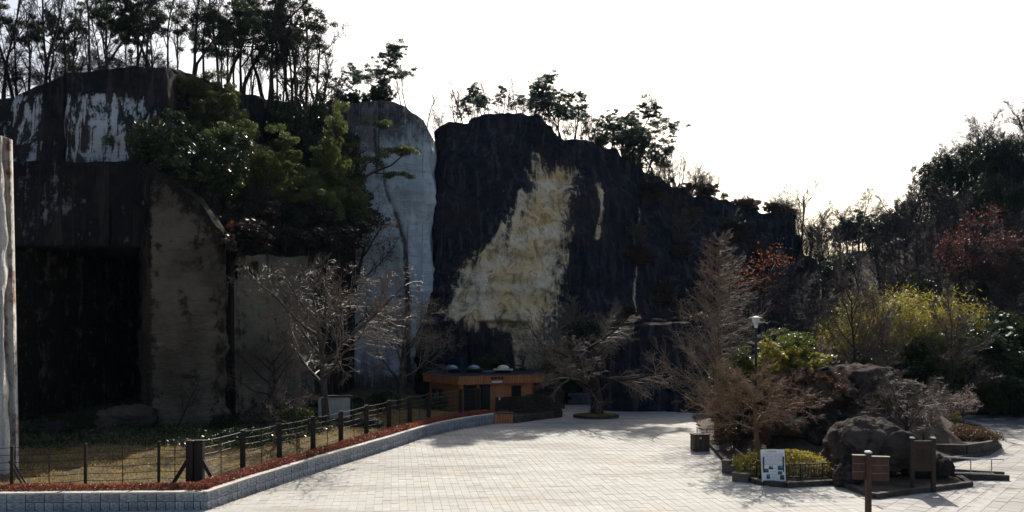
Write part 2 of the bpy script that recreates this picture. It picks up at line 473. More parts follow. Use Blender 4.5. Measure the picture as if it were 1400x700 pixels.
M['twig_red'] = simple('rust_twig', (.27, .175, .11), (.145, .095, .06), 3, .65, 0, spec=.15)
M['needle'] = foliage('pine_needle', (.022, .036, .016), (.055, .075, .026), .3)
M['needle_lit'] = foliage('pine_needle_sunlit', (.045, .065, .018), (.155, .17, .045), .45)  # sunlit tone of the ledge pines is put into the needle colour
M['needle_far'] = foliage('pine_needle_hazed', (.045, .075, .055), (.09, .13, .085), .4)  # bluish haze of distance is put into the needle colour
M['leaf'] = foliage('evergreen_leaf', (.014, .026, .010), (.05, .070, .018), .22, .35)
M['leaf_mid'] = foliage('green_leaf', (.035, .055, .014), (.13, .15, .032), .4, .4)
M['bamboo'] = foliage('bamboo_leaf', (.09, .095, .016), (.34, .28, .05), .45)
M['rust_leaf'] = foliage('rust_leaf', (.10, .032, .018), (.30, .085, .04), .4)
M['azalea'] = foliage('azalea_leaf', (.13, .035, .02), (.42, .12, .06), .3)
M['brown_leaf'] = foliage('brown_leaf', (.06, .035, .02), (.17, .09, .045), .3)
M['hedge_yel'] = foliage('yellow_hedge_leaf', (.10, .11, .018), (.46, .36, .06), .4)
M['orange_leaf'] = foliage('orange_leaf', (.22, .065, .02), (.45, .14, .04), .45)
M['grass'] = foliage('dry_grass', (.20, .14, .045), (.55, .38, .12), .4)
M['pinkbud'] = foliage('pale_bud', (.28, .18, .15), (.5, .36, .32), .3)
M['olive_pale'] = (.17, .155, .10)

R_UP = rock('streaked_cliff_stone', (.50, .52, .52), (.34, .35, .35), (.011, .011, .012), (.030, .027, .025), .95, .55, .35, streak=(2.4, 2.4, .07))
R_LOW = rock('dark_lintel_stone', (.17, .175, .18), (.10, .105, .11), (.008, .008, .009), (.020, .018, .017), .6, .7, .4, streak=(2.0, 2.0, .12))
R_PIL = rock('pillar_stone', (.20, .175, .135), (.105, .09, .07), (.012, .010, .009), (.036, .030, .025), .45, .8, .9, (1.5, 1.5, 4.2), 1.0, .6)
R_REC = rock('recess_stone', (.21, .195, .14), (.13, .12, .095), (.010, .009, .009), (.028, .024, .020), .55, .6, .8, (.6, .6, 5.0), 1.0, .2)
R_GREY = rock('blue_grey_stone', (.62, .69, .73), (.48, .53, .56), (.032, .033, .037), (.12, .11, .10), .60, .50, .8, (.9, .9, 9.0), 1.0, .16, streak=(1.5, 1.5, .05), soft=.2)
R_DARK = rock('black_cliff_stone', (.90, .77, .55), (.86, .60, .30), (.009, .015, .028), (.040, .034, .036), .80, .48, .15, (1.2, 1.2, 1.5), 1.0, .4, streak=(1.8, 1.8, .16), scar=True, soft=.2)  # blue in the dark coat paints in distance haze
R_FRONT = rock('pale_pillar_stone', (.72, .69, .62), (.56, .54, .50), (.07, .045, .035), (.2, .12, .09), .35, .6, .5, (1.2, 1.2, 2.5), 1.0, .3, holes=0)
R_BOUL = rock('boulder_stone', (.09, .072, .062), (.055, .048, .044), (.010, .009, .009), (.034, .029, .027), .4, .8, .9, (.8, .8, 2.8), 1.0, .3, streak=(.7, .7, .7))

# ------------------------------------------------------------------ ground
g = MB(); g.prism([(-400, -120), (400, -120), (400, 700), (-400, 700)], -1.0, -.06)
structure(g.build('ground', M['dirt']))
TERR.append(BVHTree.FromPolygons([Vector(p) for p in ((-400, -120, -.06), (400, -120, -.06), (400, 700, -.06), (-400, 700, -.06))], [(0, 1, 2, 3)]))

def row(pb, db, zb, pt, dt, yt): return (PX(pb, db), db, zb, PX(pt, dt), dt, PZ(yt, dt))

# upper tier of the left quarry cliff
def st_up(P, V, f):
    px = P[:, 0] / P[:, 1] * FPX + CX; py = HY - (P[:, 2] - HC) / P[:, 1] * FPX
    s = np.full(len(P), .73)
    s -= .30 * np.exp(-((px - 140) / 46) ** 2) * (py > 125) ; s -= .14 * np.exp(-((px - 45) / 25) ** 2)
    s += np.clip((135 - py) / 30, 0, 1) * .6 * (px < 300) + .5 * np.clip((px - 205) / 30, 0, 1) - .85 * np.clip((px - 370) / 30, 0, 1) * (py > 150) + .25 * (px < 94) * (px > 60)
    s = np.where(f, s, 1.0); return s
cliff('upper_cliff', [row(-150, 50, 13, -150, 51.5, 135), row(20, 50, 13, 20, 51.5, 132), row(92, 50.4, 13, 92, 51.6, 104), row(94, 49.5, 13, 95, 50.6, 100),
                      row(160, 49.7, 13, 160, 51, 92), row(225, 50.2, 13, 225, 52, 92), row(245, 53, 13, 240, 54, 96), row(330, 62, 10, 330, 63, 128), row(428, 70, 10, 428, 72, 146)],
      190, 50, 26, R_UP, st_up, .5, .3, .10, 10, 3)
# lintel over the cave
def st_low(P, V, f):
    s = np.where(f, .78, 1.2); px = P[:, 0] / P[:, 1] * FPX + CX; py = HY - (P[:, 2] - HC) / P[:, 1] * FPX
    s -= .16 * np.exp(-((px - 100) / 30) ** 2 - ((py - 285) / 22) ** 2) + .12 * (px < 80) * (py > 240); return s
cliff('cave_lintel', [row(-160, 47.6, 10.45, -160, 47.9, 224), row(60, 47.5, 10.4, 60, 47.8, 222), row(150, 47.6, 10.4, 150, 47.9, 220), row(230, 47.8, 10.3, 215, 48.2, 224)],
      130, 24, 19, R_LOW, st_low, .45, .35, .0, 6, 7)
# cave side and back walls, stone darkened to paint in the cave's shade
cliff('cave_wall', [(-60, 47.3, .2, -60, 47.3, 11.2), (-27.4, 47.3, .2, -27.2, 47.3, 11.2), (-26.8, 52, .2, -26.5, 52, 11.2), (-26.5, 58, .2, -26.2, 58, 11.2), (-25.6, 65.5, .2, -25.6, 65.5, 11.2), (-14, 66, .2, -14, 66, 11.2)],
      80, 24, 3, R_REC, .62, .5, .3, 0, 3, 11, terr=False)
# pillar right of the cave, left edge darkened as a painted shadow
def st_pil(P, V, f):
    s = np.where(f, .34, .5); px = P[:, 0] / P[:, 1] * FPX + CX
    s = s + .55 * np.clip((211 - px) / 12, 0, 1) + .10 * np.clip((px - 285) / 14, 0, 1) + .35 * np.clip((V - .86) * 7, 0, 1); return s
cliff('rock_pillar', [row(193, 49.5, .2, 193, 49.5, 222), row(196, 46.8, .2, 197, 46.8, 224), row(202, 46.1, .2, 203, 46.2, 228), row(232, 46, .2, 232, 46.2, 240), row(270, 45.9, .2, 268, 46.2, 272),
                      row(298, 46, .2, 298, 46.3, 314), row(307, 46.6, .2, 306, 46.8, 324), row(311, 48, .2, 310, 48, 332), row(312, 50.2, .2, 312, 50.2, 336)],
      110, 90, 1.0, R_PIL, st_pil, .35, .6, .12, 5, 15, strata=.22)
# recessed wall with the square hole
def hole(Q, P, f, N):
    m = f & (P[:, 0] > -16.45) & (P[:, 0] < -15.4) & (P[:, 2] > 8.75) & (P[:, 2] < 9.85)
    Q[m, 1] += 1.4; Q[m, 0] -= .5; return Q
def st_rec(P, V, f):
    px = P[:, 0] / P[:, 1] * FPX + CX; s = np.where(f, .34, 1.0)
    s += .5 * np.clip((px - 425) / 12, 0, 1) * (V < .92) + .3 * np.clip((.22 - V) * 5, 0, 1); return s
cliff('recessed_cliff', [row(298, 49, .2, 298, 49, 346), row(311, 50, .2, 311, 50, 347), row(345, 52.5, .2, 345, 52.5, 349), row(385, 55.5, .2, 385, 55.5, 351), row(425, 58.5, .2, 425, 58.7, 352),
                         row(440, 60.5, .2, 440, 60.7, 345), row(468, 67, .2, 466, 67, 308), row(479, 70, .2, 478, 70, 285), row(481, 74.5, .2, 480, 74.5, 270)],
      150, 64, 4, R_REC, st_rec, .3, .4, .3, 5, 19, post=hole, strata=.1)
# overgrown ledge above it
edge = [(-15.4, 46.9), (-15.7, 49.5), (-13.0, 56.5), (-12.6, 60), (-12.9, 66), (-13.2, 73)]
lp = [(-19.9, 47.3), (-16.2, 47.3)] + [(x - .9, y + .5) for x, y in edge[1:]] + [(-17, 75), (-20.8, 64), (-20.4, 52)]
def z_ledge(P):
    d = poly_dist(P, edge, False); q = np.column_stack([P, np.zeros(len(P))])
    return np.minimum(9.9 + d * 1.02 + .045 * np.clip(P[:, 1] - 50, 0, 30), 23.5) + .5 * fbm(q, .5, 4, 5)
structure(terrain('overgrown_ledge', -23, -12, 47, 80, .4, z_ledge, M['litter'], lambda c: in_poly(c, lp)))
# blue-grey cliff
def st_grey(P, V, f):
    px = P[:, 0] / P[:, 1] * FPX + CX; py = HY - (P[:, 2] - HC) / P[:, 1] * FPX
    s = np.full(len(P), .24) + .46 * np.clip((215 - py) / 50, 0, 1) - .1 * (py < 190) * np.exp(-((px - 565) / 14) ** 2)
    crack = [(522, 225), (527, 262), (541, 295), (553, 335), (557, 380), (558, 470), (556, 560)]
    q = np.stack([px, py], 1); d = poly_dist(q, crack, False); w_ = 1.6 + 1.6 * np.clip((py - 280) / 80, 0, 1); s += (.22 + .34 * np.clip((py - 320) / 60, 0, 1)) * np.exp(-(d / w_) ** 2) + .16 * np.exp(-(d / 7) ** 2)
    s += .6 * np.exp(-((px - 515) / 3) ** 2) * np.clip((260 - py) / 60, 0, 1) + .5 * np.clip((486 - px) / 6, 0, 1) + .5 * np.clip((py - 470) / 60, 0, 1)
    s += .5 * np.exp(-((py - 406) / 1.4) ** 2) * (px > 525) * (px < 552)
    return np.where(f, s, 1.0)
def crackpost(Q, P, f, N):
    px = P[:, 0] / P[:, 1] * FPX + CX; py = HY - (P[:, 2] - HC) / P[:, 1] * FPX
    d = poly_dist(np.stack([px, py], 1), [(522, 225), (527, 262), (541, 295), (553, 335), (557, 380), (558, 470), (556, 560)], False)
    Q[:, 1] += np.where(f, .2 * np.exp(-(d / 3) ** 2), 0); Q[:, 1] -= np.where(f & (px > 557), .5, 0) * np.clip((py - 300) / 60, 0, 1); return Q
cliff('blue_grey_cliff', [row(405, 72.5, .0, 405, 73.5, 150), row(474, 72.5, 0, 474, 73.5, 142), row(520, 72.9, 0, 520, 73.8, 139), row(555, 73.1, 0, 556, 74, 147), row(578, 73.3, 0, 579, 74.1, 163),
                          row(590, 73.7, 0, 590, 74.5, 184), row(594, 75.5, 0, 593, 76, 190)], 170, 130, 14, R_GREY, st_grey, .6, .3, -.05, 6, 23, post=crackpost, strata=.18)
# dark central cliff with the exposed ochre scar, running down to the right
SCAR = [(736, 222), (742, 240), (752, 236), (768, 233), (782, 238), (776, 268), (773, 300), (765, 330), (767, 352), (758, 385), (757, 420), (748, 450), (742, 480), (733, 500), (722, 470), (704, 453), (690, 448), (664, 442), (652, 448), (618, 426),
        (632, 395), (640, 362), (668, 345), (690, 330), (700, 302), (716, 290), (718, 268), (728, 262)]
def st_dark(P, V, f):
    px = P[:, 0] / P[:, 1] * FPX + CX; py = HY - (P[:, 2] - HC) / P[:, 1] * FPX; q = np.stack([px, py], 1)
    d = poly_dist(q, SCAR) * np.where(in_poly(q, SCAR), -1, 1)
    s = np.clip(.47 + d / 52, -.02, 1.35)
    for line, w, k in (([(819, 252), (822, 275), (816, 325)], 6.5, .98), ([(868, 320), (869, 425)], 3.2, .95), ([(872, 285), (868, 318)], 3, .85), ([(687, 310), (668, 345)], 4, .5), ([(712, 262), (706, 300)], 3, .5), ([(706, 460), (706, 500)], 5, .6), ([(742, 480), (736, 505)], 7, .5), ([(718, 470), (722, 500)], 5, .4), ([(630, 400), (622, 430)], 5, .6),
                       ([(886, 430), (886, 452)], 1.4, .5), ([(900, 430), (901, 455)], 1.4, .5), ([(690, 250), (686, 275)], 2, .35)):
        s -= k * np.exp(-(poly_dist(q, line, False) / w) ** 2)
    return np.where(f, s, 1.5)
def scarpost(Q, P, f, N):
    px = P[:, 0] / P[:, 1] * FPX + CX; py = HY - (P[:, 2] - HC) / P[:, 1] * FPX; q = np.stack([px, py], 1)
    d = poly_dist(q, SCAR); i = in_poly(q, SCAR) & f
    Q[:, 1] += np.where(i, np.clip(d / 8, 0, 1) * .5 + .5 * fbm(P, .8, 4, 77), 0)
    m = f & (py > 440) & (py < 500) & (px > 655) & (px < 720); Q[m, 1] += 1.2; return Q
cliff('dark_cliff', [row(590, 84, 0, 596, 86, 186), row(562, 73, 0, 592, 79.5, 182), row(580, 70.5, 0, 604, 79, 174), row(640, 70, 0, 640, 79, 161), row(690, 70.3, 0, 690, 79, 155), row(735, 70.5, 0, 735, 79, 152), row(746, 70.8, 0, 750, 79.6, 172),
                     row(760, 71, 0, 764, 80, 184), row(800, 72, 0, 800, 80.5, 190), row(835, 73, 0, 840, 82, 208), row(870, 74, 0, 872, 84, 232), row(925, 76, 0, 925, 87, 260), row(975, 79, 0, 978, 90, 272), row(1012, 82, 0, 1010, 92, 288), row(1042, 84, 0, 1040, 93, 293), row(1070, 86, 0, 1072, 94, 286), row(1084, 88, 0, 1083, 95, 297), row(1120, 94, 0, 1096, 103, 345), row(1160, 104, 0, 1150, 112, 380)],
      330, 150, 20, R_DARK, st_dark, 1.5, .24, -.12, 8, 31, post=scarpost, strata=.28)
# black rock step below it
cliff('rock_step', [row(824, 68, -.1, 826, 68, 470), row(831, 61.6, -.1, 833, 62, 448), row(870, 61.0, -.1, 870, 61.6, 443), row(915, 61.2, -.1, 915, 61.8, 443), row(950, 62, -.1, 950, 62.6, 441), row(1010, 65, -.1, 1010, 65.5, 440), row(1080, 70, -.1, 1080, 70.5, 440)],
      120, 28, 5, R_DARK, 1.6, .7, .3, -.04, 6, 41)
# pale pillar at the left edge
cliff('pale_pillar', [row(-260, 34, .3, -260, 34, 180), row(-30, 33.2, .3, -36, 33.2, 182), row(6, 33.0, .3, 0, 33, 184), row(12, 33.2, .3, 4, 33.2, 187), row(13, 33.8, .3, 5, 33.8, 188), row(-5, 34.6, .3, -4, 34.6, 190), row(-80, 35, .3, -86, 35, 190)],
      90, 60, .6, R_FRONT, lambda P, V, f: np.where(f | True, .18 + .35 * np.exp(-((P[:, 0] / P[:, 1] * FPX + CX - 11) / 2.5) ** 2) * (V > .55) + .2 * np.clip((V - .7) * 4, 0, 1), .8), .3, .6, 0, 4, 51, terr=False)
# wooded hill to the right
SKY_PX = np.array([980, 1050, 1100, 1150, 1200, 1240, 1270, 1310, 1350, 1400, 1500, 1700, 2600]); SKY_PY = np.array([405, 400, 372, 342, 334, 322, 298, 260, 232, 214, 200, 190, 190])
def z_hill(P):
    px = P[:, 0] / P[:, 1] * FPX + CX; ys = np.interp(px, SKY_PX, SKY_PY); d1 = np.interp(px, [1000, 1150, 1250, 1350, 1700], [112, 110, 100, 92, 92]); d0 = 61.0
    t = np.clip((P[:, 1] - d0) / (d1 - d0), 0, 1); t = t ** 1.25
    zs = HC + (HY - ys) / FPX * d1
    return -.3 + zs * t + (.9 * fbm(np.column_stack([P, np.zeros(len(P))]), .22, 4, 8)) * np.clip(t * 4, 0, 1) - .03 * np.clip(P[:, 1] - d1, 0, 200)
structure(terrain('wooded_hill', 17, 150, 60, 175, 1.1, z_hill, M['litter'], lambda c: (c[:, 0] / c[:, 1] * FPX + CX > 960) & (c[:, 0] > 22 - .0 * c[:, 1])))

# ------------------------------------------------------------------ retaining wall path and garden bed
wall_px = [(283, 697), (350, 673), (450, 640), (536, 613), (582, 597.5), (610, 590.5), (640, 584.5), (676, 579)]
WALL = [Vector((GP(x, y)[0], GP(x, y)[1], 0)) for x, y in wall_px]
LEFT = [Vector((-30, 29.0, 0)), Vector((GP(283, 697)[0], GP(283, 697)[1], 0))]
def resample(path, step):
    out = [path[0].copy()]; acc = 0.0
    for a, b in zip(path[:-1], path[1:]):
        L = (b - a).length; t = step - acc
        while t <= L: out.append(a.lerp(b, t / L)); t += step
        acc = (acc + L) % step if L >= step - acc else acc + L
    return out
gpoly = [(-34, 29.2), (LEFT[1].x - .1, LEFT[1].y + .12)] + [(p.x - .14, p.y + .1) for p in WALL[1:]] + [(-1.4, 57.2), (-5.9, 57.8), (-6.5, 66), (-8, 74), (-34, 74)]
def z_garden(P):
    q = np.column_stack([P, np.zeros(len(P))]); d = poly_dist(P, [(p.x, p.y) for p in [Vector((-34, 29.2, 0))] + WALL], False)
    return .56 + .18 * np.clip((d - 1) / 8, 0, 1) + .16 * fbm(q, .5, 3, 4) * np.clip(d - .8, 0, 1) - .5 * np.clip((P[:, 1] - 55.5) / 4, 0, 1) * (P[:, 0] > -8)
structure(terrain('garden_ground', -34, -1, 29, 74, .3, z_garden, M['grass_soil'], lambda c: in_poly(c, gpoly)))

def unit_box(name, mat, bev=.03, sx=1, sy=1, sz=1):
    m = MB(); m.box((0, 0, 0), (1, 1, 1), bev=0); me = m.mesh(name, mat)
    import bmesh
    b = bmesh.new(); b.from_mesh(me); bmesh.ops.bevel(b, geom=list(b.edges), offset=bev, segments=1, affect='EDGES'); b.to_mesh(me); b.free(); return me
BLOCKS = [unit_box('block', M['block'], .025)]
COPE = unit_box('sunlit_coping', M['coping'], .04)  # paler than the blocks: their sunlit top line is put into the colour
rw = random.Random(5)
def wall_run(path, label, group=None):
    t = thing('retaining_wall', label, 'wall', path[0])
    L0 = path[0]
    core = MB()
    for a, b in zip(path[:-1], path[1:]):
        n = Vector((-(b - a).y, (b - a).x, 0)).normalized()
        off = n * .17
        core.bar(a + off + Vector((0, 0, .25)) - L0, b + off + Vector((0, 0, .25)) - L0, .20, .56)
    core.build('wall_core', M['mortar'], t)
    for z0, z1, step, sh in ((-.02, .285, .62, .0), (.29, .565, .62, .0)):
        pts = resample(path, step)
        if (path[-1] - pts[-1]).length > .15: pts.append(path[-1].copy())
        for a, b in zip(pts[:-1], pts[1:]):
            d = b - a; L = d.length; n = Vector((-d.y, d.x, 0)).normalized(); segs = [(0, 1)]
            if z0 < .1 and rw.random() < .55: segs = [(0, .5), (.5, 1)]
            for s0, s1 in segs:
                o = put('block', BLOCKS[0], t); c = a.lerp(b, (s0 + s1) / 2) + n * (.085 + rw.uniform(-.008, .008))
                o.location = (c.x - L0.x, c.y - L0.y, (z0 + z1) / 2); o.rotation_euler = (0, 0, math.atan2(d.y, d.x) + rw.uniform(-.006, .006)); o.scale = (L * (s1 - s0) - .03, .19, z1 - z0 - .012)
    pts = resample(path, .93)
    if (path[-1] - pts[-1]).length > .15: pts.append(path[-1].copy())
    for a, b in zip(pts[:-1], pts[1:]):
        d = b - a; n = Vector((-d.y, d.x, 0)).normalized(); o = put('sunlit_coping', COPE, t); c = a.lerp(b, .5) + n * .13
        o.location = (c.x - L0.x, c.y - L0.y, .595 + rw.uniform(-.004, .004)); o.rotation_euler = (0, 0, math.atan2(d.y, d.x)); o.scale = (d.length - .008, .32, .058)
    return t
wall_run([LEFT[0], LEFT[1]], 'dim mossy block retaining wall below the cave, straight run ending at the corner')
wall_run(WALL, 'long grey block retaining wall curving from the corner posts to the orange building')

# ------------------------------------------------------------------ plaza paving
ISL_PX = [(972, 610), (1000, 641), (1012, 652), (1035, 662), (1075, 666.5), (1145, 662), (1195, 681.5), (1326, 665), (1297, 648), (1290, 633), (1350, 622), (1366, 612), (1340, 586)]
ISL = [GP(x, y)[:2] for x, y in ISL_PX] + [(27.5, 58.5), (12, 58.5)]
def paver_mat(name, c1, c2, c3, attr):
    t = NT(name)
    r = t.N('Attribute', attribute_name='tone').outputs['Fac'] if attr else t.N('ObjectInfo').outputs['Random']
    geo = t.N('NewGeometry').outputs['Position']; v = t.N('Mapping', {'Vector': geo, 'Scale': (.10, .55, .5)}).outputs[0]
    n = t.noise(v, 1.0, 7, .68, .5); n2 = t.noise(geo, 7.0, 6, .75)
    col = t.mix(t.math('MULTIPLY', t.smooth(r, .0, 1.0), .6), c1, c2)
    col = t.mix(t.math('MULTIPLY', t.smooth(r, .86, .98), .5), col, c3); col = t.mix(t.math('MULTIPLY', t.smooth(r, .10, .02), .6), col, tuple(x * 1.12 for x in c2))
    col = t.mix(t.math('MULTIPLY', t.smooth(n, .45, .66), .9), col, c3)
    col = t.mix(t.math('MULTIPLY', t.smooth(n2, .5, .75), .35), col, tuple(x * .55 for x in c1))
    v4 = t.N('Mapping', {'Vector': geo, 'Scale': (.5, .5, .5)}).outputs[0]
    col = t.mix(t.math('MULTIPLY', t.smooth(t.noise(v4, 1.0, 6, .65), .52, .72), .45), col, (.50, .43, .27))
    return t.done(col, .82, t.bump(n2, .5, .01), .3)
def paving(sname, poly, excl, ang, w, l, h, mats, ntop, offset=True, gap=.010, tonefn=None):
    e1 = np.array([math.cos(ang), math.sin(ang)]); e2 = np.array([-math.sin(ang), math.cos(ang)])
    pl = np.array([p[:2] for p in poly]); a = pl @ e1; b = pl @ e2
    ii = np.arange(math.floor(a.min() / w), math.ceil(a.max() / w) + 1); jj = np.arange(math.floor(b.min() / l), math.ceil(b.max() / l) + 1)
    I, J = np.meshgrid(ii, jj); I = I.ravel(); J = J.ravel()
    rs = np.random.RandomState(3); C = (I * w)[:, None] * e1 + ((J + (.5 * (I % 2) if offset else 0)) * l)[:, None] * e2
    k = in_poly(C, poly)
    for ex in excl: k &= ~in_poly(C, ex)
    C = C[k]; n = len(C); Z = rs.uniform(-.004, .004, n)
    slab = MB(); slab.prism([tuple(p[:2]) for p in poly], -.3, h - .009)
    so = structure(slab.build(sname, M['joint']))
    order = np.argsort(np.where(C[:, 1] > 28.9, C[:, 1], 999))
    px = C[:, 0] / C[:, 1] * FPX + CX; vis = (px > -20) & (px < 1420) & (C[:, 1] > 28.9)
    order = np.array([i for i in order if vis[i]][:ntop]); rest = np.setdiff1d(np.arange(n), order)
    m = MB(); m.box((0, 0, -.02), (w - gap, l - gap, .04), bev=.006); me = m.mesh('paver', mats[0])
    for i in order:
        o = put('paver', me, so); o.location = (C[i, 0], C[i, 1], h + Z[i]); o.rotation_euler = (0, 0, ang)
    # the rest: one joined part
    c2 = C[rest]; n = len(rest); hw, hl = (w - gap) / 2, (l - gap) / 2
    base = np.array([[-hw, -hl], [hw, -hl], [hw, hl], [-hw, hl]]); base = base[:, :1] * e1 + base[:, 1:] * e2
    top = c2[:, None, :] + base[None] * .97; bot = c2[:, None, :] + base[None]
    zt = (h + Z[rest])[:, None].repeat(4, 1)
    V = np.concatenate([np.dstack([top, zt]), np.dstack([bot, zt - .008]), np.dstack([bot, zt - .03])], 1).reshape(-1, 3)
    o8 = (np.arange(n) * 12)[:, None]; F = [np.array([[0, 1, 2, 3]]) + o8]
    for lo in (0, 4):
        for q in range(4): F.append(np.array([[lo + 4 + q, lo + 4 + (q + 1) % 4, lo + (q + 1) % 4, lo + q]]) + o8)
    tone = np.repeat(rs.random(n), 12)
    ob = put('paver_field', mesh_np('paver_field', V, np.concatenate(F), mats[1], False, {'tone': tone}), so); ob['kind'] = 'stuff'
    return so
pc = ((.37, .36, .325), (.42, .408, .372), (.26, .24, .205))
gc = ((.30, .29, .27), (.38, .365, .335), (.17, .16, .145))
plaza = [(-32, 12), (12.62, 12), (12.62, 60), (10, 61.5), (9, 66), (2, 66), (-.5, 62), (-.8, 54.6)] + [(p.x + .02, p.y - .02) for p in WALL[::-1]] + [(-32, 28.9)]
paving('plaza', plaza, [ISL], math.atan2(160, 1200), .29, .58, 0.0, (paver_mat('paver_stone', *pc, False), paver_mat('paver_stone_field', *pc, True)), 300, False, .007)
side = [(12.66, 12), (45, 12), (45, 62), (30, 63), (12.66, 60)]
paving('side_path', side, [ISL], math.radians(-39), .62, .62, .004, (paver_mat('path_stone', *gc, False), paver_mat('path_stone_field', *gc, True)), 200, True, .022)
M['strip'] = simple('border_stone', (.40, .385, .355), (.30, .285, .26), 3, .85, .4, .01)
# pale border strips crossing the side path
for (a, b, w) in (((1300, 700), (1366, 654), .30), ((1330, 700), (1383, 654), .42), ((1283, 696), (1352, 652), .16)):
    A = Vector(GP(*a)); B = Vector(GP(*b)); A = A + (A - B) * .6; m = MB(); m.bar(A + Vector((0, 0, -.01)), B + Vector((0, 0, -.01)), w, .045)
    structure(m.build('border_strip', M['strip']))
# stretches of road on the far right
m = MB(); m.prism([(27.6, 46), (60, 46), (60, 62), (28, 60)], -.2, .006); structure(m.build('road', simple('worn_asphalt', (.16, .155, .15), (.09, .088, .085), 2, .9, .5, .01)))
# ------------------------------------------------------------------ fence along the bed
POSTME = {}
def post_mesh(w, h):
    k = (round(w, 3), round(h, 3))
    if k not in POSTME:
        m = MB(); m.box((0, 0, h / 2 - .15), (w, w, h + .3), bev=.015); POSTME[k] = m.mesh('post', M['post'])
    return POSTME[k]
def fence(posts, label, h, w, rails, stakes=True):
    a0 = Vector(posts[0]); t = thing('post_fence', label, 'fence', a0)
    for p in posts:
        o = put('post', post_mesh(w, h), t); o.location = Vector(p) - a0
        ang = .3; o.rotation_euler = (rw.uniform(-.012, .012), rw.uniform(-.012, .012), ang)
    for k in range(rails):
        z = h * (.12 + .84 * k / (rails - 1)); m = MB()
        for p, q in zip(posts[:-1], posts[1:]):
            p, q = Vector(p) - a0, Vector(q) - a0; pts = [p.lerp(q, s) + Vector((0, 0, z - .035 * math.sin(math.pi * s))) for s in (0, .25, .5, .75, 1)]
            m.tube(pts, [.011] * 5, 4)
        m.build('wire', M['wire'], t)
    if stakes:
        for p, q in zip(posts[:-1], posts[1:]):
            c = Vector(p).lerp(Vector(q), .5) - a0; m = MB(); m.tube([c + Vector((0, 0, -.15)), c + Vector((0, 0, h * .95))], [.018, .018], 5); m.build('stake', M['wire'], t)
    return t
bp = [(270, 658), (332, 640), (382, 627), (428, 615), (466, 605), (501, 594), (532, 585.5), (560, 578), (586, 572), (630, 564.5), (655, 562.5)]
RP = [GP(x, y, .58) for x, y in bp]
fence(RP, 'dark timber post and wire fence following the curved wall up to the orange building', 1.5, .21, 6)
LP = [GP(x, y, .58) for x, y in ((261, 659), (217, 660), (117, 664), (16, 669), (-90, 674))]
fence(LP, 'thinner dark post and wire fence in front of the black cave mouth', 1.5, .10, 6)
# heavy braced corner posts
for px, py, dx, lab in ((260, 658.5, -1, 'braced timber corner post at the cave side of the fence corner'), (274, 658, 1, 'braced timber corner post at the plaza side of the fence corner')):
    p = Vector(GP(px, py, .58)); t = thing('corner_post', lab, 'post', p)
    m = MB(); m.box((0, 0, .62), (.24, .24, 1.7), bev=.02); m.build('post', M['post'], t)
    m = MB(); m.bar((dx * .1, -.03, .75), (dx * .62, -.12, -.12), .13); m.build('brace', M['post'], t)
    m = MB(); m.box((0, 0, 1.485), (.27, .27, .03), bev=.01); m.build('post_cap', M['wire'], t)
# leaning stakes near the pale pillar
p = Vector(GP(24, 668, .58)); t = thing('leaning_stakes', 'two crossed leaning stakes beside the pale pillar foot', 'stakes', p)
for dx in (0, .13):
    m = MB(); m.tube([Vector((-.3 + dx, 0, .95)), Vector((.28 + dx, .05, -.1))], [.03, .03], 5); m.build('stake', M['wire'], t)

# ------------------------------------------------------------------ low azalea hedges
def hedge_along(path, off, w, h, n, mat, label, name='azalea_hedge', seed=1, size=.075, z0=.55, group=None):
    rs = np.random.RandomState(seed); pts = resample(path, .12); P0 = pts[0]; t = thing(name, label, 'hedge', (P0.x, P0.y, z0))
    A = np.array([p[:] for p in pts]); tg = np.gradient(A, axis=0); nn = unit(np.stack([-tg[:, 1], tg[:, 0], 0 * tg[:, 0]], 1))
    k = rs.randint(0, len(A), n); th = rs.uniform(0, math.pi, n); r = rs.uniform(.6, 1.05, n)
    hh = h * (1 + .35 * fbm(A * np.array([1, 1, 0]), 1.1, 3, seed))[k]
    C = A[k] + nn[k] * (off + np.cos(th) * r * w / 2)[:, None] + rs.normal(size=(n, 3)) * .05; C[:, 2] = .03 + np.sin(th) ** .6 * r * hh + rs.normal(size=n) * .02
    C -= np.array([P0.x, P0.y, 0]); V, Fq = leaves(rs, C, size, .5, .3)
    put('leaves', mesh_np('leaves', V, Fq, mat), t)
    m = MB()
    for _ in range(len(A)):
        i = rs.randint(0, len(A)); q = Vector(A[i] + nn[i] * (off + rs.uniform(-.4, .4) * w)) - P0; q.z = -.08
        m.tube([q, q + Vector((rs.normal() * .06, rs.normal() * .06, h * .8))], [.012, .006], 3)
    so = m.build('stem', M['twig_brown'], t); so['kind'] = 'stuff'; return t
hedge_along([p + Vector((0, 0, 0)) for p in WALL], .52, .52, .26, 30000, M['azalea'], 'long low rust red azalea hedge along the top of the curved wall', seed=3)
hedge_along([Vector((-21, 29.3, 0)), LEFT[1] + Vector((-.1, 0, 0))], .62, .45, .22, 11000, M['azalea'], 'low rust red azalea hedge on the straight wall below the cave', seed=4)

